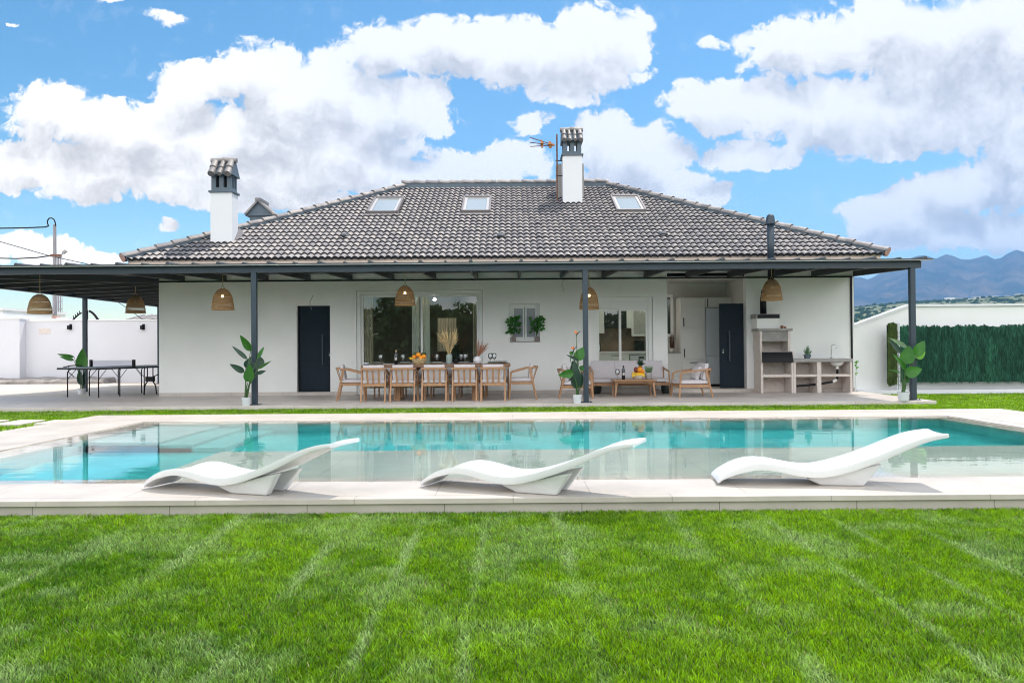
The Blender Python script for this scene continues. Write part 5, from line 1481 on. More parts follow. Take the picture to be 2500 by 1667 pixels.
g=MB(); g.box(X(584)+.001,X(828)-.001,BKY-.035,BKY,TZ+.085,cz0-.002); g.box(X(877)+.001,X(1212)-.001,BKY-.035,BKY,TZ+.085,cz0-.002); g.build('back_panel',M['bbqstone'],ct)
for a,b in ((X(584)+.001,X(828)-.001),(X(877)+.001,X(1212)-.001)):
    g=MB(); g.box(a,b,FY+.01,BKY-.036,Z(1332),Z(1303)); g.build('shelf',M['bbqstone'],ct,bevel=.003)
sx=X(1100)
g=MB(); g.lathe([(.02,-.11),(.10,-.09),(.155,-.02),(.16,0)],20,(sx,FY+.2,cz0-.002)); g.build('sink_bowl',M['white'],ct,smooth=True)
g=MB(); g.tube([(sx-.0,FY+.18,cz0-.10),(sx,FY+.18,cz0-.17)],.03,10); g.tube([(X(1040),FY+.16,Z(1395)),(X(1085),FY+.16,Z(1370))],.036,10); g.build('drain_joint',M['white'],ct)
g=MB(); g.tube([(sx,FY+.18,cz0-.15),(sx,FY+.18,Z(1350)),(X(1080),FY+.17,Z(1375))],.027,10); g.tube([(X(1045),FY+.16,Z(1392)),(X(880),FY+.12,Z(1418)),(X(600),FY+.08,Z(1440))],.027,10); g.build('drain_pipe',M['black'],ct)
g=MB(); fx0=X(1060); zt_=Z(985)
g.tube([(fx0,FY+.32,cz1),(fx0,FY+.32,cz1+.05)],.018,10)
g.tube([(fx0,FY+.32,cz1+.04),(fx0,FY+.32,zt_)]+[(fx0+.05-.05*math.cos(a),FY+.32-.02*a,zt_+.05*math.sin(a)) for a in [PI*i/8 for i in range(1,9)]]+[(fx0+.103,FY+.25,zt_-.03)],.010,8); g.build('tap',M['chrome'],ct,smooth=True)
ap=X(745)
t=thing('aloe_pot',(ap,FY+.15,cz1),'small grey tapered pot with spiky green aloe on the sink counter','potted plant')
g=MB(); g.lathe([(.055,0),(.062,.01),(.088,.10),(.082,.10),(.07,.085),(0,.08)],4,(0,0,0)); g.v=[((x*.707-y*.707)*1.1+ap,(x*.707+y*.707)*1.1+FY+.15,z+cz1) for x,y,z in g.v]; g.build('pot',M['slate'],t)
g=MB()
for i in range(22):
    a=random.uniform(0,2*PI); h=random.uniform(.06,.24); l=(1-h/.26)*.13+.02
    leafblade(g,(ap+math.cos(a)*.02,FY+.15+math.sin(a)*.02,cz1+.09),(ap+math.cos(a)*l,FY+.15+math.sin(a)*l,cz1+.10+h),.026,n=6,shape=.35,curl=-.1,fold=.4)
g.build('aloe_leaves',M['aloe'],t,fix=False)

# ------------------------------------------------------------------ kitchen seen through window and niche
M['cab'] = mat('sage_white_cabinet',(0.68,0.73,0.68),.4); M['cabw'] = mat('white_kitchen_front',(0.70,0.70,0.67),.4); M['steel'] = mat('grey_fridge_steel',(0.56,0.61,0.64),.35)
# niche: tall cupboards, fridge, low counter
NYF=19.45
def nz(py,Y=NYF): return at(1720,py,Y).z
def nx(px,Y=NYF): return at(px,850,Y).x
f5=220/1078
def n5(x,y): return 1620+x*f5, 650+y*f5
t=thing('kitchen_cupboard',(nx(1695),NYF,FLZ),'tall white handled cupboard block inside the open kitchen niche','cupboard')
xa,xm,xb=nx(n5(205,0)[0]),nx(n5(507,0)[0]),O1-.002
zt_=nz(n5(0,373)[1])
g=MB(); g.box(xa,xm-.003,NYF+.02,NY-.002,FLZ+.08,zt_); g.box(xm,xb,NYF+.02,NY-.002,nz(n5(0,500)[1])+.01,zt_); g.build('carcass',M['cabw'],t)
for (a,b,c,d,hx,hv) in ((205,470,505,378,None,None),(205,740,500,474,243,(615,718)),(205,1112,500,744,249,(985,1087)),(222,1292,500,1118,None,None),(222,1440,500,1296,None,None)):
    g=MB(); g.box(nx(n5(a,0)[0])+.004,nx(n5(c,0)[0])-.006,NYF,NYF+.0195,nz(n5(0,b)[1])+.003,nz(n5(0,d)[1])-.003); dd=g.build('door',M['cabw'],t,bevel=.002)
    if hv:
        g=MB(); hx_=nx(n5(hx,0)[0]); g.box(hx_-.008,hx_+.008,NYF-.03,NYF-.001,nz(n5(0,hv[1])[1]),nz(n5(0,hv[0])[1])); g.build('handle',M['black'],dd)
    elif a==222:
        g=MB(); zz=nz(n5(0,d+32)[1]); g.box(nx(n5(312,0)[0]),nx(n5(415,0)[0]),NYF-.03,NYF-.001,zz-.007,zz+.007); g.build('handle',M['black'],dd)
g=MB(); g.box(xm+.004,xb-.003,NYF,NYF+.0195,nz(n5(0,494)[1])+.006,nz(n5(0,380)[1])); dd=g.build('door',M['cabw'],t,bevel=.002)
g=MB(); hx_=nx(n5(531,0)[0]); g.box(hx_-.008,hx_+.008,NYF-.03,NYF-.001,nz(n5(0,486)[1]),nz(n5(0,388)[1])); g.build('handle',M['black'],dd)
t=thing('fridge',(nx(1757),NYF,FLZ),'grey steel fridge freezer standing half behind the open blue door','fridge')
g=MB(); g.box(xm+.01,xb-.01,NYF-.005,NY-.003,FLZ+.0,FLZ+.06); g.build('plinth',M['black'],t)
zs_=nz(n5(0,1068)[1]); 
g=MB(); g.box(xm+.01,xb-.01,NYF-.035,NY-.003,FLZ+.062,zs_-.006); g.build('freezer_door',M['steel'],t,bevel=.006)
g=MB(); g.box(xm+.01,xb-.01,NYF-.035,NY-.003,zs_+.006,nz(n5(0,502)[1])); g.build('fridge_door',M['steel'],t,bevel=.006)
t=thing('kitchen_counter',(nx(1648),NYF,FLZ),'low white counter at the left of the open kitchen niche','counter')
zc_=nz(n5(0,1025)[1]); g=MB(); g.box(O0+.002,xa-.004,NYF-.02,NY-.002,FLZ+.08,zc_-.035); g.build('cabinet',M['cabw'],t)
g=MB(); g.box(O0+.002,xa-.004,NYF-.04,NY-.002,zc_-.034,zc_); g.build('worktop',M['concrete'],t)
g=MB(); cxx=nx(n5(108,0)[0]); g.lathe([(.05,0),(.055,.004),(.055,.10),(0,.10)],18,(cxx,NYF+.12,zc_)); tag(g.build('candle',M['label'],smooth=True),'cream pillar candle on the counter in the kitchen niche','candle')
g=MB()
cvx=nx(n5(135,0)[0])
for i in range(34):
    a=random.uniform(-1,1); b=random.uniform(-1,1); h=random.uniform(.25,.52)
    g.tube([(cvx+a*.04,NYF+.3+b*.05,zc_),(cvx+a*.07,NYF+.3+b*.08,zc_+h)],[.006,.003],5)
tag(g.build('dried_reeds',mat('dark_reed',(0.10,0.045,0.03),.9)),'dark brown dried reeds standing in the kitchen niche','dried plants')
# window at the back of the niche
wx0,wx1=O0+.002,nx(n5(170,0)[0]); wz0,wz1=nz(n5(0,835)[1]),nz(n5(0,318)[1])
g=MB(); frame(g,wx0,wx1,wz0,wz1,NY-.06,NY-.002,.07); nw=g.build('window',M['pvc'],house)
g=MB(); g.box(wx0+.07,wx1-.07,NY-.03,NY-.02,wz0+.07,wz1-.07); g.build('pane',mat('dark_reflecting_glass',(0.03,0.04,0.035),.08,spec=1.0),nw)
# kitchen behind the slider
KYF=20.15
def kx(px): return at(px,850,KYF).x
def kz(py): return at(1520,py,KYF).z
f2=240/1882
def k2(x,y): return 1400+x*f2,700+y*f2
t=thing('kitchen_units',(kx(1520),KYF,FLZ),'pale kitchen units behind the sliding window above the sofa','kitchen units')
zc_=kz(k2(0,1235)[1])
g=MB(); g.box(kx0+.01,O0-.15,KYF+.0,KY-.03,FLZ+.08,zc_-.04); g.build('base_cabinet',M['cab'],t)
g=MB(); g.box(kx0+.01,O0-.15,KYF-.03,KY-.03,zc_-.039,zc_); g.build('worktop',M['white'],t)
g=MB(); g.box(kx(k2(720,0)[0]),kx(k2(722,0)[0]),KYF-.004,KYF-.0005,FLZ+.1,zc_-.05); g.box(kx(k2(740,0)[0]),kx(k2(880,0)[0]),KYF-.006,KYF-.0005,kz(k2(0,1322)[1]),kz(k2(0,1314)[1])); g.box(kx(k2(720,0)[0]),kx(k2(890,0)[0]),KYF-.006,KYF-.0005,kz(k2(0,1450)[1]),kz(k2(0,1425)[1])); g.build('cabinet_gap',M['black'],t)
ox0,ox1=kx(k2(1068,0)[0]),kx(k2(1400,0)[0])
g=MB(); g.box(ox0,ox1,KYF-.012,KYF-.0008,FLZ+.1,kz(k2(0,1297)[1])); ov=g.build('oven',M['black'],t)
g=MB(); g.box(ox0+.02,ox1-.002,KYF-.02,KYF-.0125,FLZ+.11,kz(k2(0,1310)[1])); g.build('oven_door',M['steel'],ov); g=MB(); g.box(kx(k2(1240,0)[0]),kx(k2(1350,0)[0]),KYF-.024,KYF-.0205,kz(k2(0,1370)[1]),kz(k2(0,1338)[1])); g.build('display',M['black'],ov)
g=MB(); g.box(kx0+.01,kx(k2(605,0)[0]),KYF+.12,KY-.03,kz(k2(0,885)[1]),2.7); g.build('wall_cabinet',M['cab'],t)
g=MB(); g.box(kx(k2(1035,0)[0]),O0-.15,KYF+.12,KY-.03,kz(k2(0,785)[1]),2.7); g.build('wall_cabinet',M['cab'],t)
g=MB(); frame(g,kx(k2(1125,0)[0]),O0-.15,kz(k2(0,945)[1]),2.5,KYF+.05,KYF+.119,.05); cw_=g.build('wall_cabinet',M['cab'],t)
g=MB(); g.box(kx(k2(1125,0)[0])+.05,O0-.2,KYF+.07,KYF+.08,kz(k2(0,945)[1])+.05,2.45); g.build('glass_front',M['plate'],cw_)
g=MB(); g.box(kx(k2(607,0)[0]),kx(k2(1033,0)[0]),KYF+.10,KY-.03,kz(k2(0,780)[1]),2.2); g.build('extractor_hood',M['black'],t)
g=MB(); g.box(kx0+.01,O0-.15,KY-.028,KY-.004,zc_,kz(k2(0,700)[1])); g.build('splashback',M['splash'],t)
xk=kx(k2(1290,0)[0]); t=thing('coffee_machine',(xk,KYF+.15,zc_),'black coffee machine on the kitchen worktop behind the sliding window','coffee machine')
g=MB(); g.box(xk-.11,xk+.11,KYF+.10,KYF+.38,zc_,zc_+.27); g.build('body',M['black'],t,bevel=.02)
g=MB(); g.box(xk-.06,xk+.06,KYF+.03,KYF+.0995,zc_+.15,zc_+.25); g.build('brew_head',M['black'],t,bevel=.01); g=MB(); g.ball((xk-.045,KYF+.09,zc_+.20),.014); g.build('knob',M['chrome'],t)
xk=kx(k2(480,0)[0]); t=thing('kitchen_canister',(xk,KYF+.15,zc_),'black and grey toaster like canister at the left of the kitchen worktop','canister')
g=MB(); g.box(xk-.07,xk+.07,KYF+.1,KYF+.3,zc_,zc_+.22); g.build('body',M['black'],t,bevel=.01); g=MB(); g.box(xk+.0,xk+.05,KYF+.09,KYF+.0995,zc_+.02,zc_+.17); g.build('window_strip',M['steel'],t)

# ------------------------------------------------------------------ living room: curtains, hanging, vase
M['curtain'] = leafmat('sage_curtain',(0.80,0.88,0.82),(0.85,0.92,0.87),trans=.3,rough=.9,scale=2,spec=.1)
M['curtain_ol'] = leafmat('olive_curtain',(0.56,0.52,0.40),(0.62,0.58,0.45),trans=.3,rough=.9,scale=2,spec=.1)
M['curtain_cr'] = leafmat('cream_hanging',(0.80,0.76,0.64),(0.86,0.82,0.70),trans=.3,rough=.9,scale=2,spec=.1)
def curtain(px0,px1,pyt,pyb,Y,m_,lab,folds,round_top=0,side=0,amp=.03):
    x0,x1=at(px0,850,Y).x,at(px1,850,Y).x; zt,zb=at(1000,pyt,Y).z,max(FLZ+.01,at(1000,pyb,Y).z)
    n=folds*10; P=[]
    for j in range(13):
        v=j/12; row=[]
        for i in range(n+1):
            u=i/n; zz=zt
            if round_top:
                q=(u if side<0 else 1-u); zz=zt-round_top*(1-math.sqrt(max(0,1-(1-q)**2)))
            z=zz+(zb-zz)*v
            row.append((x0+(x1-x0)*(u if True else u)*(1.0)+ (x1-x0)*.05*v*(u-.5),Y+amp*math.sin(u*folds*2*PI+v*.8)+.012*math.sin(v*9+u*5),z))
        P.append(row)
    g=MB(); g.grid(P); o=g.build('curtain',M[m_],None,fix=False,smooth=True); tag(o,lab,'curtain','curtains inside the large window'); return o
curtain(887,911,705,950,HY+.24,'curtain_ol','olive brown curtain inside the left edge of the large window',3)
curtain(1006,1025,722,950,HY+.22,'curtain','sage green curtain just left of the large window centre bar',2,.14,-1)
curtain(1031,1050,722,950,HY+.22,'curtain','sage green curtain just right of the large window centre bar',2,.14,1)
curtain(1155,1171,738,950,HY+.24,'curtain_ol','olive brown curtain inside the right edge of the large window',2)
g_=curtain(1069,1115,777,858,20.4,'curtain_cr','cream fringed cloth hanging deep in the living room behind the pampas',7,amp=.02); g_.name='wall_hanging'; g_['category']='wall hanging'
vx3=at(1116,850,19.6).x
t=thing('floor_vase',(vx3,19.6,FLZ),'big black vase inside the living room behind the pampas stems','vase')
g=MB(); g.lathe([(.10,0),(.17,.2),(.19,.45),(.14,.62),(.07,.68),(.08,.74),(.06,.74),(0,.6)],20,(vx3,19.6,FLZ+.35)); g.build('body',M['black'],t,smooth=True)
g=MB(); g.lathe([(.15,0),(.15,.35),(0,.35)],16,(vx3,19.6,FLZ-.02)); g.build('stand',M['teak_dark'],t)
cl=at(1061,731,19.5)
t=thing('ceiling_lamp',(cl.x,19.5,cl.z),'small glowing lamp inside the living room, high in the right pane','lamp')
g=MB(); g.tube([(cl.x,19.5,2.9),(cl.x,19.5,cl.z)],.006,6); g.build('cord',M['black'],t); g=MB(); g.ball((cl.x,19.5,cl.z),.034); g.build('bulb',emis('warm_bulb',(1,.86,.66),120),t,smooth=True)

t=thing('ceiling_light',(px_x(1530,19.3),19.3,2.87),'round ceiling light in the kitchen behind the sliding window','lamp')
g=MB(); g.tube([(px_x(1530,19.3),19.3,2.889),(px_x(1530,19.3),19.3,2.86)],.16,20); g.build('rim',M['white'],t)
g=MB(); g.tube([(px_x(1530,19.3),19.3,2.8595),(px_x(1530,19.3),19.3,2.852)],.14,20); g.build('diffuser',emis('ceiling_glow',(1,.93,.82),30),t)
# ------------------------------------------------------------------ tennis table under the left wing
M['tabletop_blue'] = mat('tennis_table_top',(0.16,0.19,0.22),.4)
tt = thing('tennis_table',(-9.55,19.15,TZ-.02),'blue grey table tennis table on black tube legs left of the house','tennis table')
ang=R(-20); ca,sa=math.cos(ang),math.sin(ang); C0=Vector((-9.60,19.2,0))
def tp(u,v,z): return (C0.x+u*ca-v*sa, C0.y+u*sa+v*ca, z)
ZT=TZ+.70
def tbox(g,u0,u1,v0,v1,z0,z1):
    g.add([tp(u,v,z) for z in (z0,z1) for (u,v) in ((u0,v0),(u1,v0),(u1,v1),(u0,v1))],[(0,3,2,1),(4,5,6,7),(0,1,5,4),(1,2,6,5),(2,3,7,6),(3,0,4,7)])
hw=.60
for (v0,v1) in ((-1.33,-.01),(.01,1.33)):
    g=MB(); tbox(g,-hw,hw,v0,v1,ZT-.02,ZT); tt_=g.build('tabletop',M['tabletop_blue'],tt)
    g=MB(); tbox(g,-hw-.004,hw+.004,v0-.002,v0+.02,ZT-.05,ZT-.0205); tbox(g,-hw-.004,hw+.004,v1-.02,v1+.002,ZT-.05,ZT-.0205); tbox(g,-hw-.004,-hw+.02,v0+.02,v1-.02,ZT-.05,ZT-.0205); tbox(g,hw-.02,hw+.004,v0+.02,v1-.02,ZT-.05,ZT-.0205); g.build('edge_frame',M['black'],tt_)
def fl(v): return TZ if tp(0,v,0)[1] < 18.4 else .125
for (u,v) in ((-.48,-1.15),(.48,-1.15),(-.48,-.55),(.48,-.55),(-.42,.25),(.42,.25),(-.48,1.05),(.48,1.05)):
    zf_=.125 if tp(u,v,0)[1]>18.45 else TZ
    g=MB(); g.tube([tp(u,v,zf_),tp(u,v,ZT-.12),tp(u*.96,v+.03,ZT-.06),tp(u*.86,v+.08,ZT-.035)],.014,8); g.tube([tp(u,v,ZT-.28),tp(u*.98,v+.24 if v<0 else v-.24,ZT-.04)],.007,6); g.build('leg',M['black'],tt,smooth=True)
g=MB(); g.tube([tp(-hw+.02,-1.2,ZT-.04),tp(-hw-.12,-1.12,ZT-.02),tp(-hw-.22,-.95,ZT+.0),tp(-hw-.2,-.8,ZT+.03),tp(-hw-.08,-.72,ZT+.04),tp(-hw+.05,-.7,ZT+.02)],.014,8); g.tube([tp(-hw-.2,-.85,ZT-.0),tp(-hw-.02,-1.0,ZT-.12),tp(-hw+.2,-1.05,ZT-.22)],.010,8); g.build('side_bar',M['black'],tt,smooth=True)
g=MB(); tbox(g,.10,.36,.60,.66,TZ+.30,TZ+.42); g.tube([tp(.14,.63,TZ+.30),tp(.06,.63,TZ+.20),tp(.02,.63,.13)],.016,8); g.tube([tp(.32,.63,TZ+.30),tp(.40,.63,TZ+.20),tp(.44,.63,.13)],.016,8); g.tube([tp(.14,.63,TZ+.42),tp(.14,.63,ZT-.04)],.014,8); g.tube([tp(.32,.63,TZ+.42),tp(.32,.63,ZT-.04)],.014,8); g.tube([tp(.32,.63,TZ+.42),tp(.7,1.0,ZT-.05)],.012,8); g.build('undercarriage',M['black'],tt)
M['net'] = glassmat('net_mesh',tint=(0.62,0.64,0.70),refl=0,base=0.0)
g=MB(); g.add([tp(-hw-.1,-.30,ZT+.005),tp(hw+.05,-.30,ZT+.005),tp(hw+.05,-.30,ZT+.14),tp(-hw-.1,-.30,ZT+.14)],[(0,1,2,3)]); g.build('net',M['net'],tt)
g=MB(); tbox(g,-hw-.1,hw+.05,-.305,-.295,ZT+.14,ZT+.152); g.build('net_tape',M['pvc'],tt)
g=MB(); tbox(g,hw+.03,hw+.08,-.33,-.27,ZT-.03,ZT+.165); tbox(g,-hw-.13,-hw-.08,-.33,-.27,ZT-.03,ZT+.165); g.build('net_post',M['black'],tt)

# ------------------------------------------------------------------ left boundary wall and what shows above it
LWY=27.5
zt_=at(300,782.5,LWY).z
xj=at(63,800,LWY).x
wL=thing('boundary_wall',(-14,LWY,0),'long white rendered garden wall at the left behind the tennis table','wall')
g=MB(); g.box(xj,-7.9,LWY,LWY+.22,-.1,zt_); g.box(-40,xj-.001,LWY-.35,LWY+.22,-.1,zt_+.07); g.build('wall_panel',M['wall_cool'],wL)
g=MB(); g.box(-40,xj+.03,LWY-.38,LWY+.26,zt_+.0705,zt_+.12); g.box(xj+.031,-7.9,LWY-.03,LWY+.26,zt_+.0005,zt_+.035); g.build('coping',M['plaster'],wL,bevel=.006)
g=MB(); p0=at(95,800,LWY-.012); p1=at(122,818,LWY-.012); g.box(p0.x,p1.x,LWY-.012,LWY-.0008,p1.z+.05,p0.z-.02); g.build('letter_plate',M['bbqstone'],wL)
for px,lab in ((170,'small black wall lamp on the garden wall left of the wing post'),(348,'small black wall lamp on the garden wall nearest the house corner')):
    p=at(px,798,LWY-.05); t=thing('wall_lamp',(p.x,LWY,p.z),lab,'wall lamp','black lamps on the left garden wall')
    g=MB(); g.box(p.x-.03,p.x+.06,LWY-.02,LWY-.0005,p.z-.10,p.z+.10); g.build('back_plate',M['black'],t); g=MB(); g.box(p.x-.06,p.x+.03,LWY-.12,LWY-.021,p.z-.09,p.z+.05); g.build('lamp_head',M['black'],t,bevel=.01)
# stone-edged bed along the wall
g=MB(); a=at(280,921,LWY-.3)
n=40; P=[]
for i in range(n+1):
    x=-24+(at(280,921,LWY).x+24)*i/n
    h=.16+.012*math.sin(i*2.1)+.008*math.sin(i*5.3); 
    if i>n-3: h*=.75+.2*math.sin(i)
    P.append([(x,LWY-1.0,.05),(x,LWY-.98,.09+h*.75),(x,LWY-.7,.15+h+.01*math.sin(i*3.7)),(x,LWY-.02,.18+h)])
P.append([(x+.12,LWY-.9,.05),(x+.15,LWY-.88,.1),(x+.13,LWY-.6,.1),(x+.08,LWY-.02,.1)])
g.grid(P); tag(g.build('stone_edging',mat('grey_rubble',(0.26,0.235,0.22),.95,var=.35,scale=4,bump=.8,bscale=12)),'low grey stone edging at the foot of the left garden wall','edging')
# neighbours' roofs
g=MB(); p=at(388,776,34); q=at(310,783.5,34); 
g.add([(q.x-.4,34,q.z-.1),(p.x+4,34,p.z+.2),(p.x+4,38,p.z+1.0),(q.x+2,38,q.z+.4)],[(0,1,2,3)])
t=thing('neighbour_roof',(p.x,34,0),'low terracotta roof edge showing above the garden wall by the house corner','roof')
g2_=MB(); g2_.box(q.x,p.x+4,34.3,38,-.3,q.z-.12); g2_.build('wall',M['plaster'],t); g.build('roof_tiles',M['terracotta'],t)
g=MB(); 
for i in range(16):
    x=q.x-.3+(p.x+4-q.x)*i/15; g.tube([(x,33.95,q.z-.08+(p.z-q.z+.28)*i/15),(x+.1,36,q.z+.3+(p.z-q.z)*i/15)],.09,8)
g.build('cover_tiles',M['tile'],t)
a=at(-60,758,36); b=at(7.5,758,36)
t=thing('neighbour_house',((a.x+b.x)/2,36,0),'white corner of a neighbouring building above the garden wall at the left photo edge','building')
g=MB(); g.box(a.x-6,b.x,36,41,-.3,a.z); g.build('wall',M['plaster'],t); g=MB(); g.box(a.x-6.1,b.x+.05,35.9,41.1,a.z+.001,a.z+.12); g.build('parapet',M['white'],t)
c=at(140,775,33); d=at(168,782,33)
t=thing('flat_roof_hut',(c.x,33,0),'low white parapet with a broken roof tile above the garden wall by the pole','hut'); g=MB(); g.box(at(124,775,33).x,at(166,775,33).x,33,35,-.3,c.z); g.build('wall',M['plaster'],t); g=MB(); g.box(at(128,774,33).x,at(137,774,33).x,32.95,33.3,c.z-.02,c.z+.07); g.build('broken_tile',M['terracotta'],t)
# utility pole, lattice mast, street lamp, cables
M['polesteel'] = mat('grey_steel_pole',(0.27,0.25,0.27),.6,var=.1,scale=2)
UY=40
pu=at(134.5,549,UY); pbx=pu.x
t=thing('utility_pole',(pbx,UY,-.3),'tall grey utility pole with a curled cable at its top','pole')
g=MB(); g.tube([(at(133,700,UY).x,UY,-.3),(pbx-.02,UY,pu.z)],[.125,.075],12); g.build('pole',M['polesteel'],t)
g=MB(); pts=[at(x_,y_,UY-.1) for x_,y_ in ((119,552),(116,546),(116,539),(120,533),(126,532.5),(132,536),(135,544),(136,552))]; g.tube(pts,.032,8); g.build('cable_loop',M['black'],t)
g=MB(); g.box(pbx-.2,pbx+.25,UY-.1,UY+.1,at(135,624,UY).z-.06,at(135,624,UY).z+.06); g.build('clamp',M['rust'],t)
t=thing('lattice_mast',(at(146,740,UY+1).x,UY+1,-.3),'thin rail mast with rungs beside the utility pole','mast')
g=MB()
for px in (142,151.5):
    x=at(px,740,UY+1).x; g.tube([(x,UY+1,-.3),(x,UY+1,at(px,622,UY+1).z)],.045 if px<145 else .018,6)
g.build('rail',M['polesteel'],t)
g=MB()
for i in range(9):
    z=at(146,772-18*i,UY+1).z; g.bar((at(142,740,UY+1).x,UY+1,z),(at(151.5,740,UY+1).x,UY+1,z),.03,.05)
g.build('rung',M['polesteel'],t)
t=thing('street_lamp',(at(147,640,UY+2).x,UY+2,-.3),'small street lamp head on a bracket just right of the utility pole','street lamp')
s0=at(147,640,UY+2); g=MB(); g.tube([(s0.x,UY+2,-.3),(s0.x,UY+2,at(147,627,UY+2).z),at(152,620,UY+2),at(156,615.5,UY+2)],.035,8); g.build('bracket',M['polesteel'],t)
g=MB(); g.bar(at(154,618,UY+2),at(161.5,612,UY+2),.16,.12); g.build('lamp_head',M['concrete'],t)
def cable(pts,Y,r,lab):
    g=MB(); P=[at(a,b,Y+i*0.0) for i,(a,b) in enumerate(pts)]
    Q=[]
    for i in range(len(P)-1):
        for k in range(6): Q.append(P[i].lerp(P[i+1],k/6))
    Q.append(P[-1]); g.tube(Q,r,6); tag(g.build('power_cable',M['black']),lab,'cable','overhead cables at the left')
cable(((-160,566),(0,557.5),(60,556.5),(110,554.5),(118,552)),UY,.035,'thick overhead cable running level to the top of the utility pole')
cable(((-160,560),(0,590),(118,624),(205,643),(330,672)),UY+.2,.02,'straight overhead cable sloping down to the right past the pole')
cable(((-160,626),(0,630.5),(40,631.5),(90,629),(126,624)),UY+.3,.032,'twisted overhead cable sagging to the pole clamp from the left')
cable(((284,735),(310,752),(350,781)),31,.012,'thin cable sloping down behind the wing lamp to the garden wall')
# curved hoops beyond the wall
t=thing('hoop_frame',(at(205,770,30).x,30,0),'dark curved hoops of a light frame above the garden wall right of the wing post','frame')
g=MB(); g.tube([at(x_,y_,30) for x_,y_ in ((178,781),(186,773),(193,767),(199,763.5))],.03,6); g.tube([at(x_,y_,30) for x_,y_ in ((218,759),(225,763),(232,770),(241,783))],.045,6); g.build('hoop',M['black'],t)
g=MB(); g.tube([at(212,795,30),at(212,757,30)],.05,8)
for i in range(4):
    g.tube([at(180+5*i,778-4*i,30),at(179+5*i,771-4*i,30)],.018,5)
g.build('upright',M['black'],t)

# ------------------------------------------------------------------ right boundary: wall with raked end, hedge screen
RWY=18.75
wr=thing('boundary_wall',(12,RWY,0),'white garden wall with a raked top behind the green hedge screen at the right','wall')
p0=at(2089,796,RWY); p1=at(2216,748.5,RWY); p2=at(2500,747,RWY)
g=MB(); 
g.prism([(8.10,-.1),(24,-.1),(24,p1.z),(p1.x,p1.z),(p0.x-.25,p0.z-.08),(8.10,p0.z-.12)],'y',RWY,RWY+.2); g.build('wall_panel',M['plaster'],wr)
g=MB(); g.bar((p0.x-.3,RWY+.09,p0.z-.08),(p1.x,RWY+.09,p1.z+.02),.27,.05); g.box(p1.x,24,RWY-.045,RWY+.225,p1.z+.0005,p1.z+.05); g.build('coping',M['plaster_cool'],wr)
g=MB(); g.box(8.10,24,RWY-.5,RWY-.001,-.1,LZ+.10); g.build('plinth',M['plaster_cool'],wr,bevel=.01)
# artificial hedge
M['hedge'] = leafmat('hedge_strand',(0,0,0),(0,0,0),trans=.1,rough=.6,attr='tint',spec=.2)
HYY=RWY-.30
def hedge(name,x0,x1,z0,z1,y,cols,n,lab,back=True):
    t=thing(name,((x0+x1)/2,y,z0),lab,'hedge')
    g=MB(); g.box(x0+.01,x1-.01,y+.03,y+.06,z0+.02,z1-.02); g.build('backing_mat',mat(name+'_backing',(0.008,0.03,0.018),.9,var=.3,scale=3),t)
    x=RNG.uniform(x0,x1,n); z=RNG.uniform(z0,z1,n)
    z=z0+(z1-z0)*((z-z0)/(z1-z0))
    dens=fbm(x*1.0,z*.25,1.6,70)
    ln=.10+.12*RNG.random(n); yy=y-.05*RNG.random(n)*(0.5+dens)-.01
    dx=RNG.normal(0,.018,n); wd=.010+.010*RNG.random(n)
    top=np.minimum(z+ln*.5,z1-.02+.09*RNG.random(n)*vnoise(x,x*0,14.,79)); bot=np.maximum(z-ln*.5,z0+.02-.09*RNG.random(n)*vnoise(x,x*0,11.,80))
    V=np.empty((n,3,3)); V[:,0]=np.stack([x-wd/2,yy,top],1); V[:,1]=np.stack([x+wd/2,yy-.01,top],1); V[:,2]=np.stack([x+dx,yy-.035*RNG.random(n),bot],1)
    T=np.arange(n*3).reshape(n,3)
    c=np.array(cols[0])[None]*(1-dens[:,None])+np.array(cols[1])[None]*dens[:,None]
    st=(.45*vnoise(x,z*.12,7.0,77)+.55*vnoise(x,z*.45,19.0,78))[:,None]; c=c*(.35+1.3*st)*(0.6+.8*RNG.random(n))[:,None]
    CC=np.ones((n,3,4)); CC[:,:,:3]=c[:,None,:]
    o0=np.array([(x0+x1)/2,y,z0])
    np_mesh('strands',V.reshape(-1,3)-o0,T,M['hedge'],CC.reshape(-1,4),parent=t)['kind']='stuff'
hz0,hz1=at(2350,934,HYY).z,at(2350,797,HYY).z
hedge('hedge_screen',at(2196,860,HYY).x,22,hz0,hz1,HYY,((0.011,0.055,0.038),(0.034,0.145,0.085)),60000,'dark green artificial hedge screen along the right garden wall')
hedge('hedge_panel_end',at(2167,860,HYY-.02).x,at(2186,860,HYY-.02).x,at(2180,939,HYY).z,at(2180,791,HYY).z,HYY-.02,((0.05,0.085,0.02),(0.10,0.16,0.04)),6000,'narrow olive green end strip of hedge left of the pale metal posts')
M['galv'] = mat('galvanised_post',(0.62,0.65,0.68),.4,metal=.3)
for px,lab in ((2188.5,'pale galvanised fence post next to the olive hedge strip'),(2194,'pale galvanised fence post next to the dark hedge screen')):
    x=at(px,860,HYY-.03).x; zt_=at(px,789,HYY).z
    t=thing('fence_post',(x,HYY-.03,LZ),lab,'post','pale fence posts at the hedge screen'); g=MB(); g.box(x-.018,x+.018,HYY-.06,HYY-.02,LZ+.1,zt_); g.build('profile',M['galv'],t)
    g=MB()
    for i in range(14): g.box(x-.006,x+.006,HYY-.062,HYY-.0605,LZ+.2+i*.095,LZ+.245+i*.095)
    g.build('slot',M['concrete'],t)
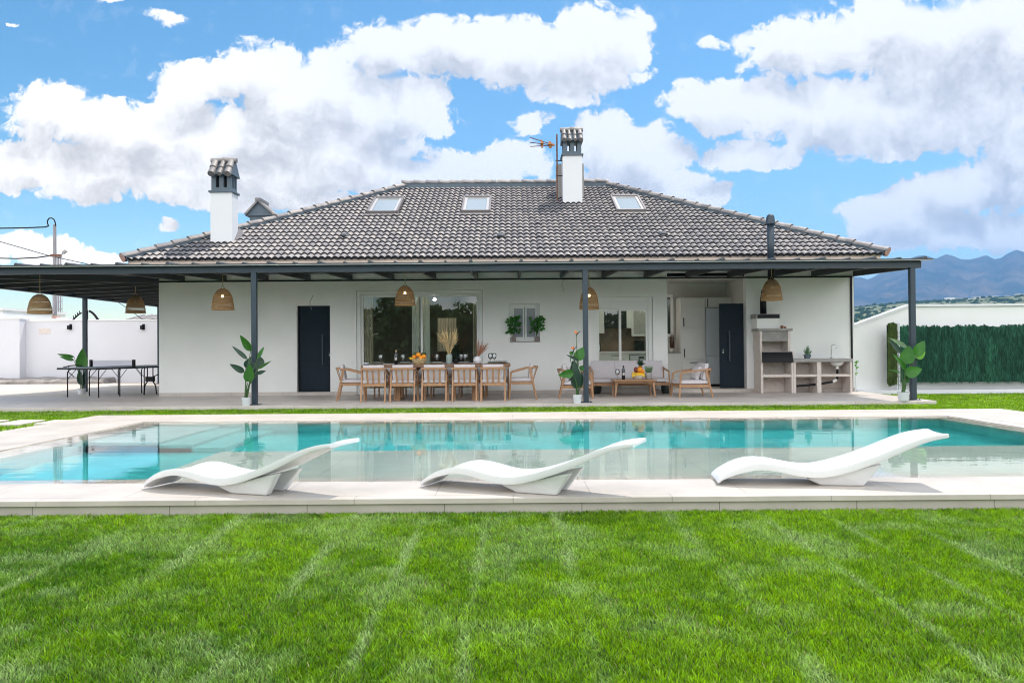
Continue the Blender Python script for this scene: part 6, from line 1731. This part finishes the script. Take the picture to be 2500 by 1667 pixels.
# pipe and sprig by the corner
px_=at(2092,940,RWY-.15); g=MB(); g.tube([(px_.x,RWY-.1,LZ+.05),(px_.x,RWY-.1,LZ+.45)],.03,10); t=g.build('white_pipe',M['pvc']); tag(t,'short white pipe standing at the house corner below the wall','pipe')
g=MB()
for i in range(14):
    a=random.uniform(0,2*PI); z=LZ+.42+random.random()*.35; leafblade(g,(px_.x,RWY-.12,z),(px_.x+math.cos(a)*.07,RWY-.12+math.sin(a)*.05,z+.04),.03,n=4)
g.tube([(px_.x,RWY-.1,LZ+.4),(px_.x+.01,RWY-.12,LZ+.8)],.006,5)
tag(g.build('sprig',M['leaflit'],fix=False),'small light green sprig growing out of the white pipe','plant')

# ------------------------------------------------------------------ mountains, foothills, town
sil=[(2000,690),(2040,672),(2083,673),(2105,675),(2117.5,679),(2132,674),(2151,663),(2170,656),(2200,640),(2222,628),(2241,621.5),(2258,620.5),(2285,628.6),(2310,617.5),(2328,622),(2344,629.5),(2366,631),(2388,626),(2408.6,620),(2420,626),(2428,630),(2444,627),(2460,616),(2482,606.5),(2500,613),(2540,600),(2600,620),(2680,590),(2760,615),(2900,600),(3100,640)]
M_RY=5200
ux=[]; hz=[]
for px,py in sil:
    p=at(px,py,M_RY); ux.append(p.x/M_RY); hz.append(p.z)
mm_,mnt,mb=newmat('mountain_scrub'); 
_g=mnt.nodes.new('ShaderNodeNewGeometry'); _n=mnt.nodes.new('ShaderNodeTexNoise'); _n.inputs['Scale'].default_value=.004; _n.inputs['Detail'].default_value=9; _n.inputs['Roughness'].default_value=.65
_r=mnt.nodes.new('ShaderNodeValToRGB'); _r.color_ramp.elements[0].position=.42; _r.color_ramp.elements[0].color=(.03,.05,.055,1); _r.color_ramp.elements[1].position=.66; _r.color_ramp.elements[1].color=(.15,.12,.10,1)
e_=_r.color_ramp.elements.new(.78); e_.color=(.5,.40,.34,1)
mnt.links.new(_g.outputs['Position'],_n.inputs['Vector']); mnt.links.new(_n.outputs['Fac'],_r.inputs['Fac']); mnt.links.new(_r.outputs['Color'],mb.inputs['Base Color']); mb.inputs['Roughness'].default_value=1; mb.inputs['Specular IOR Level'].default_value=0
nu,nr=360,110
us=np.linspace(.34,1.0,nu); H=np.interp(us,ux,hz)
ys=np.linspace(2600,6600,nr)
UU,YY=np.meshgrid(us,ys)
XX=UU*YY
t_=np.clip((YY-2600)/(M_RY-2600),0,None)
hh=np.where(t_<=1, t_**1.25, np.clip(1-(t_-1)*1.3,0,1))
rid=np.abs(fbm(UU*26,YY*.0011,1.0,91,5)-.5)*2
sp_=1-rid
prof=np.where(t_<=1, hh*(1-.40*(1-t_)*(1-sp_)*1.4-0.0), hh)
ZZ=H[None,:]*prof + (t_<1)*(1-t_)*t_*160*(fbm(XX,YY,.0035,33,5)-.5)*2
ZZ=np.where(t_>=.999, np.minimum(ZZ,H[None,:]*hh), ZZ)-6
V=np.stack([XX,YY,ZZ],2).reshape(-1,3)
idx=np.arange(nu*nr).reshape(nr,nu)
a,b,c,d=idx[:-1,:-1].ravel(),idx[:-1,1:].ravel(),idx[1:,1:].ravel(),idx[1:,:-1].ravel()
mo=np_mesh('mountains',V,np.concatenate([np.stack([a,b,c],1),np.stack([a,c,d],1)]),mm_); struct(mo)
mo.data.polygons.foreach_set('use_smooth',[True]*len(mo.data.polygons))
# nearer scrub hill
M['scrub']=mat('foothill_scrub',(0.05,0.085,0.035),1.0,scale=.09,col2=(0.30,0.30,0.20),spec=0,detail=8)
us=np.linspace(.36,.95,240); ys=np.linspace(500,1900,70); UU,YY=np.meshgrid(us,ys); XX=UU*YY
t_=(YY-500)/1400
topz=np.interp(us,[.36,.44,.47,.50,.56,.62,.68,.95],[75,86,90,95,100,104,108,125])*1.0
ZZ=(topz[None,:])*np.sin(np.clip(t_,0,1)*PI*.5)**1.2+(fbm(XX,YY,.012,12,5)-.5)*16*t_-2
V=np.stack([XX,YY,ZZ],2).reshape(-1,3); nu,nr=240,70
idx=np.arange(nu*nr).reshape(nr,nu); a,b,c,d=idx[:-1,:-1].ravel(),idx[:-1,1:].ravel(),idx[1:,1:].ravel(),idx[1:,:-1].ravel()
fo=np_mesh('foothills',V,np.concatenate([np.stack([a,b,c],1),np.stack([a,c,d],1)]),M['scrub']); struct(fo)
Vf=V.reshape(nr,nu,3)
def hillz(u,Y):
    i=int(np.clip((u-.36)/.59*239,0,239)); j=int(np.clip((Y-500)/1400*69,0,69)); return Vf[j,i,2]
# bushes as dark clumps on the foothill
g=MB()
for k in range(900):
    u=random.uniform(.42,.70); Y=random.uniform(520,1850); s=random.uniform(2.0,5.0)
    g.ball((u*Y,Y,hillz(u,Y)+s*.3),s,s,s*.75,6,4,wob=.25)
tag(g.build('scrub_bushes',mat('bush_green',(0.03,0.06,0.025),1.0,var=.4,scale=.05,spec=0)),'grey green scrub bushes covering the far foothill at the right','scrub',kind='stuff')
M['farwhite']=mat('far_white_walls',(0.75,0.73,0.70),.9)
k=0
for i in range(34):
    u=random.uniform(.455,.50) if i<10 else random.uniform(.56,.67); Y=random.uniform(1500,1880) if i>=10 else random.uniform(1700,1890)
    x=u*Y; z=hillz(u,Y); s=random.uniform(5,11)
    t=thing('far_house',(x,Y,z),'tiny white house among many at the foot of the blue mountains','house','tiny white houses at the foot of the mountains')
    g=MB(); g.box(x-s,x+s*random.uniform(.5,1.2),Y,Y+8,z-4,z+random.uniform(4,7)); g.build('wall',M['farwhite'],t)
# ------------------------------------------------------------------ wood behind the viewer, mirrored in the panes
M['woodleaf']=leafmat('wood_leaf',(0,0,0),(0,0,0),trans=.2,rough=.6,attr='tint',spec=.2)
n=70000
cx=RNG.uniform(-34,34,150); cy_=RNG.uniform(-26,-15,150); ch=2.8+2.6*vnoise(cx,cx*0,.13,5)+RNG.normal(0,.5,150)
k=RNG.integers(0,150,n); a=RNG.uniform(0,2*PI,n); rr=RNG.random(n)**.5*2.2; zz=RNG.random(n)**.8
px_=cx[k]+rr*np.cos(a)*(1.1-.75*zz); py_=cy_[k]+rr*np.sin(a)*(1.1-.75*zz); pz_=-.2+ch[k]*zz
s=RNG.uniform(.14,.32,n); d1=RNG.normal(0,1,(n,3)); d1/=np.linalg.norm(d1,axis=1)[:,None]; d2=np.cross(d1,RNG.normal(0,1,(n,3))); d2/=np.linalg.norm(d2,axis=1)[:,None]
P0=np.stack([px_,py_,pz_],1)
V=np.stack([P0-d1*s[:,None],P0+d2*s[:,None]*.6,P0+d1*s[:,None],P0-d2*s[:,None]*.6],1).reshape(-1,3)
b0=np.arange(n)*4; T=np.concatenate([np.stack([b0,b0+1,b0+2],1),np.stack([b0,b0+2,b0+3],1)])
c=np.array([.085,.15,.055])[None]*(.5+1.2*vnoise(cx[k],cy_[k],.5,8))[:,None]*(.6+.8*RNG.random(n))[:,None]
CC=np.ones((n,4,4)); CC[:,:,:3]=c[:,None,:]
wd_=np_mesh('wood',V,T,M['woodleaf'],CC.reshape(-1,4)); tag(wd_,'dark leafy wood behind the viewer, mirrored in the window panes','wood',kind='stuff')
# ------------------------------------------------------------------ air
hm=bpy.data.materials.new('air'); hm.use_nodes=True; hn=hm.node_tree; hn.nodes.clear()
ho=hn.nodes.new('ShaderNodeOutputMaterial'); hv=hn.nodes.new('ShaderNodeVolumePrincipled')
hv.inputs['Color'].default_value=(.27,.56,1.0,1); hv.inputs['Density'].default_value=HAZE; hv.inputs['Anisotropy'].default_value=0.0
hn.links.new(hv.outputs[0],ho.inputs['Volume'])
g=MB(); g.box(-400,6900,-60,6900,-2.7,720); hb=g.build('haze',hm); tag(hb,'thin blue air between the house and the far mountains','haze',kind='stuff')
